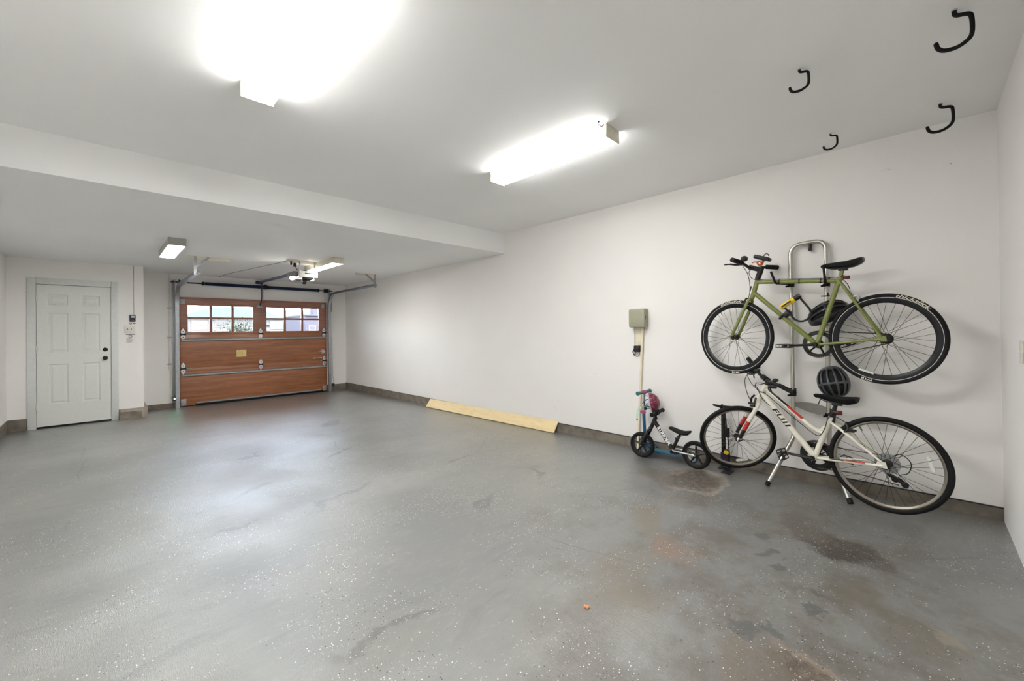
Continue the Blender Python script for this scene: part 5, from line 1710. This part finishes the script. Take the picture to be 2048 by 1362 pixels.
# ================================================================== ACROSS THE DRIVE
GR = -0.22
M['asphalt'] = mat('asphalt_drive', (49, 49, 48), 0.9, var=0.12, scale=6)
M['stucco'] = mat('pale_stucco', (74, 73, 73), 0.8, var=0.04, scale=4)
M['creamdoor'] = mat('cream_garage_door', (84, 81, 68), 0.6, var=0.03)
M['whitedoor'] = mat('white_garage_door', (72, 75, 77), 0.6, var=0.03)
M['tealroof'] = mat('teal_shingle_roof', (27, 57, 60), 0.8, var=0.08, scale=3)
M['greyroof'] = mat('grey_shingle_roof', (49, 53, 58), 0.8, var=0.08, scale=3)
M['siding'] = mat('lavender_siding', (47, 46, 57), 0.8, var=0.08, scale=2)
M['darkglass'] = mat('dark_window', (25, 29, 38), 0.15, var=0.1, scale=2)
M['foliage'] = mat('bush_leaves', (27, 40, 21), 0.6, var=0.5, scale=5)
M['bark'] = mat('bush_wood', (43, 34, 25), 0.9, var=0.2)
structure(B().box((-60, YF + 0.62, -0.6), (90, 140, GR)).build('ground', 'asphalt', smooth=False), 'pale driveway outside the garage door')

def hip_roof(x0, x1, y0, y1, ze, zr, rx0, rx1, ov=0.4):
    b = B()
    ym = (y0 + y1) / 2
    e = [b.b.verts.new(p) for p in ((x0 - ov, y0 - ov, ze), (x1 + ov, y0 - ov, ze), (x1 + ov, y1 + ov, ze), (x0 - ov, y1 + ov, ze))]
    r = [b.b.verts.new((rx0, ym, zr)), b.b.verts.new((rx1, ym, zr))]
    b.face([e[0], e[1], r[1], r[0]])
    b.face([e[1], e[2], r[1]])
    b.face([e[2], e[3], r[0], r[1]])
    b.face([e[3], e[0], r[0]])
    b.face(e[::-1])
    return b
def wall_window(x0, x1, z0, z1, y, parent, m='darkglass'):
    f = B()
    f.box((x0 - 0.06, y - 0.04, z0 - 0.06), (x1 + 0.06, y - 0.003, z0)).box((x0 - 0.06, y - 0.04, z1), (x1 + 0.06, y - 0.003, z1 + 0.06)).box((x0 - 0.06, y - 0.04, z0), (x0, y - 0.003, z1)).box((x1, y - 0.04, z0), (x1 + 0.06, y - 0.003, z1))
    w = f.build('window', 'stucco', parent, smooth=False)
    B().box((x0, y - 0.02, z0), (x1, y - 0.004, z1)).build('pane', m, w, smooth=False)
def panel_gate(x0, x1, z0, z1, y, m, parent):
    b = B()
    n = 4
    h = (z1 - z0) / n
    for i in range(n):
        b.box((x0, y - 0.06, z0 + i * h + 0.015), (x1, y - 0.003, z0 + (i + 1) * h - 0.015), 0.01)
    b.build('garage_door_panel', m, parent)

Y1 = 30.0
h1 = thing('house', 'pale house with teal and grey roofs beyond the garage windows', 'house', (6.5, Y1 + 3, GR))
B().box((3.3, Y1, GR), (10.2, Y1 + 6, 2.30)).build('wall', 'stucco', h1, smooth=False)
hip_roof(3.3, 8.3, Y1, Y1 + 6, 2.32, 3.10, 5.2, 7.2, 0.35).build('roof', 'tealroof', h1, smooth=False)
hip_roof(8.4, 11.2, Y1 + 0.6, Y1 + 6, 2.31, 3.02, 8.6, 10.9, 0.3).build('roof', 'greyroof', h1, smooth=False)
panel_gate(3.70, 4.46, GR, 2.14, Y1, 'creamdoor', h1)
panel_gate(7.75, 9.62, GR, 2.14, Y1, 'whitedoor', h1)
wall_window(4.88, 5.36, 1.76, 2.12, Y1, h1)
wall_window(3.42, 3.58, 1.50, 2.05, Y1, h1)
B().cyl((7.62, Y1 - 0.10, 1.82), (7.62, Y1, 1.82), 0.07, seg=10).build('wall_lamp', 'darkglass', h1)
h3 = thing('house', 'lavender sided house at right edge of the garage windows', 'house', (8.5, 24, GR))
Y3 = 24.0
B().box((7.95, Y3, GR), (9.4, Y3 + 3.5, 2.28)).build('wall', 'siding', h3, smooth=False)
b = B()
for i in range(16):
    b.box((7.94, Y3 - 0.012, 0.1 + i * 0.135), (9.4, Y3 - 0.001, 0.1 + i * 0.135 + 0.115))
b.build('siding_boards', 'siding', h3, smooth=False)
wall_window(8.16, 8.42, 1.50, 1.68, Y3 - 0.012, h3)
B().box((8.30, Y3 - 0.10, 2.3), (8.55, Y3 + 0.3, 3.0)).build('chimney', 'siding', h3, smooth=False)
B().box((7.9, Y3 - 0.15, 2.27), (9.5, Y3 + 3.6, 2.34)).build('roof', 'greyroof', h3, smooth=False)
bush = thing('bush', 'leafy green bush in front of the teal roofed house', 'bush', (5.4, 26, GR))
random.seed(3)
b = B()
for i in range(1500):
    u, v, w = random.gauss(0, 0.40), random.gauss(0, 0.30), random.gauss(0, 0.42)
    p = V((5.25 + u, 26.0 + v, 1.45 + w * 0.75))
    if p.z > 2.3 or p.z < GR + 0.2:
        continue
    d = V((random.uniform(-1, 1), random.uniform(-1, 1), random.uniform(-0.6, 1))).normalized()
    a, c, _ = basis(d)
    L, wd = random.uniform(0.07, 0.14), random.uniform(0.018, 0.034)
    vs = [b.b.verts.new(q) for q in (p, p + d * L * 0.5 + a * wd, p + d * L, p + d * L * 0.5 - a * wd)]
    b.face(vs)
b.build('foliage', 'foliage', bush, smooth=False)
b = B()
for i in range(9):
    a = random.uniform(0, 6.28)
    b.tube([V((5.25, 26, GR)), V((5.25 + 0.2 * cos(a), 26 + 0.2 * sin(a), 0.8)), V((5.25 + 0.4 * cos(a), 26 + 0.35 * sin(a), 1.9))], [0.03, 0.02, 0.006], 6)
b.build('stem', 'bark', bush)
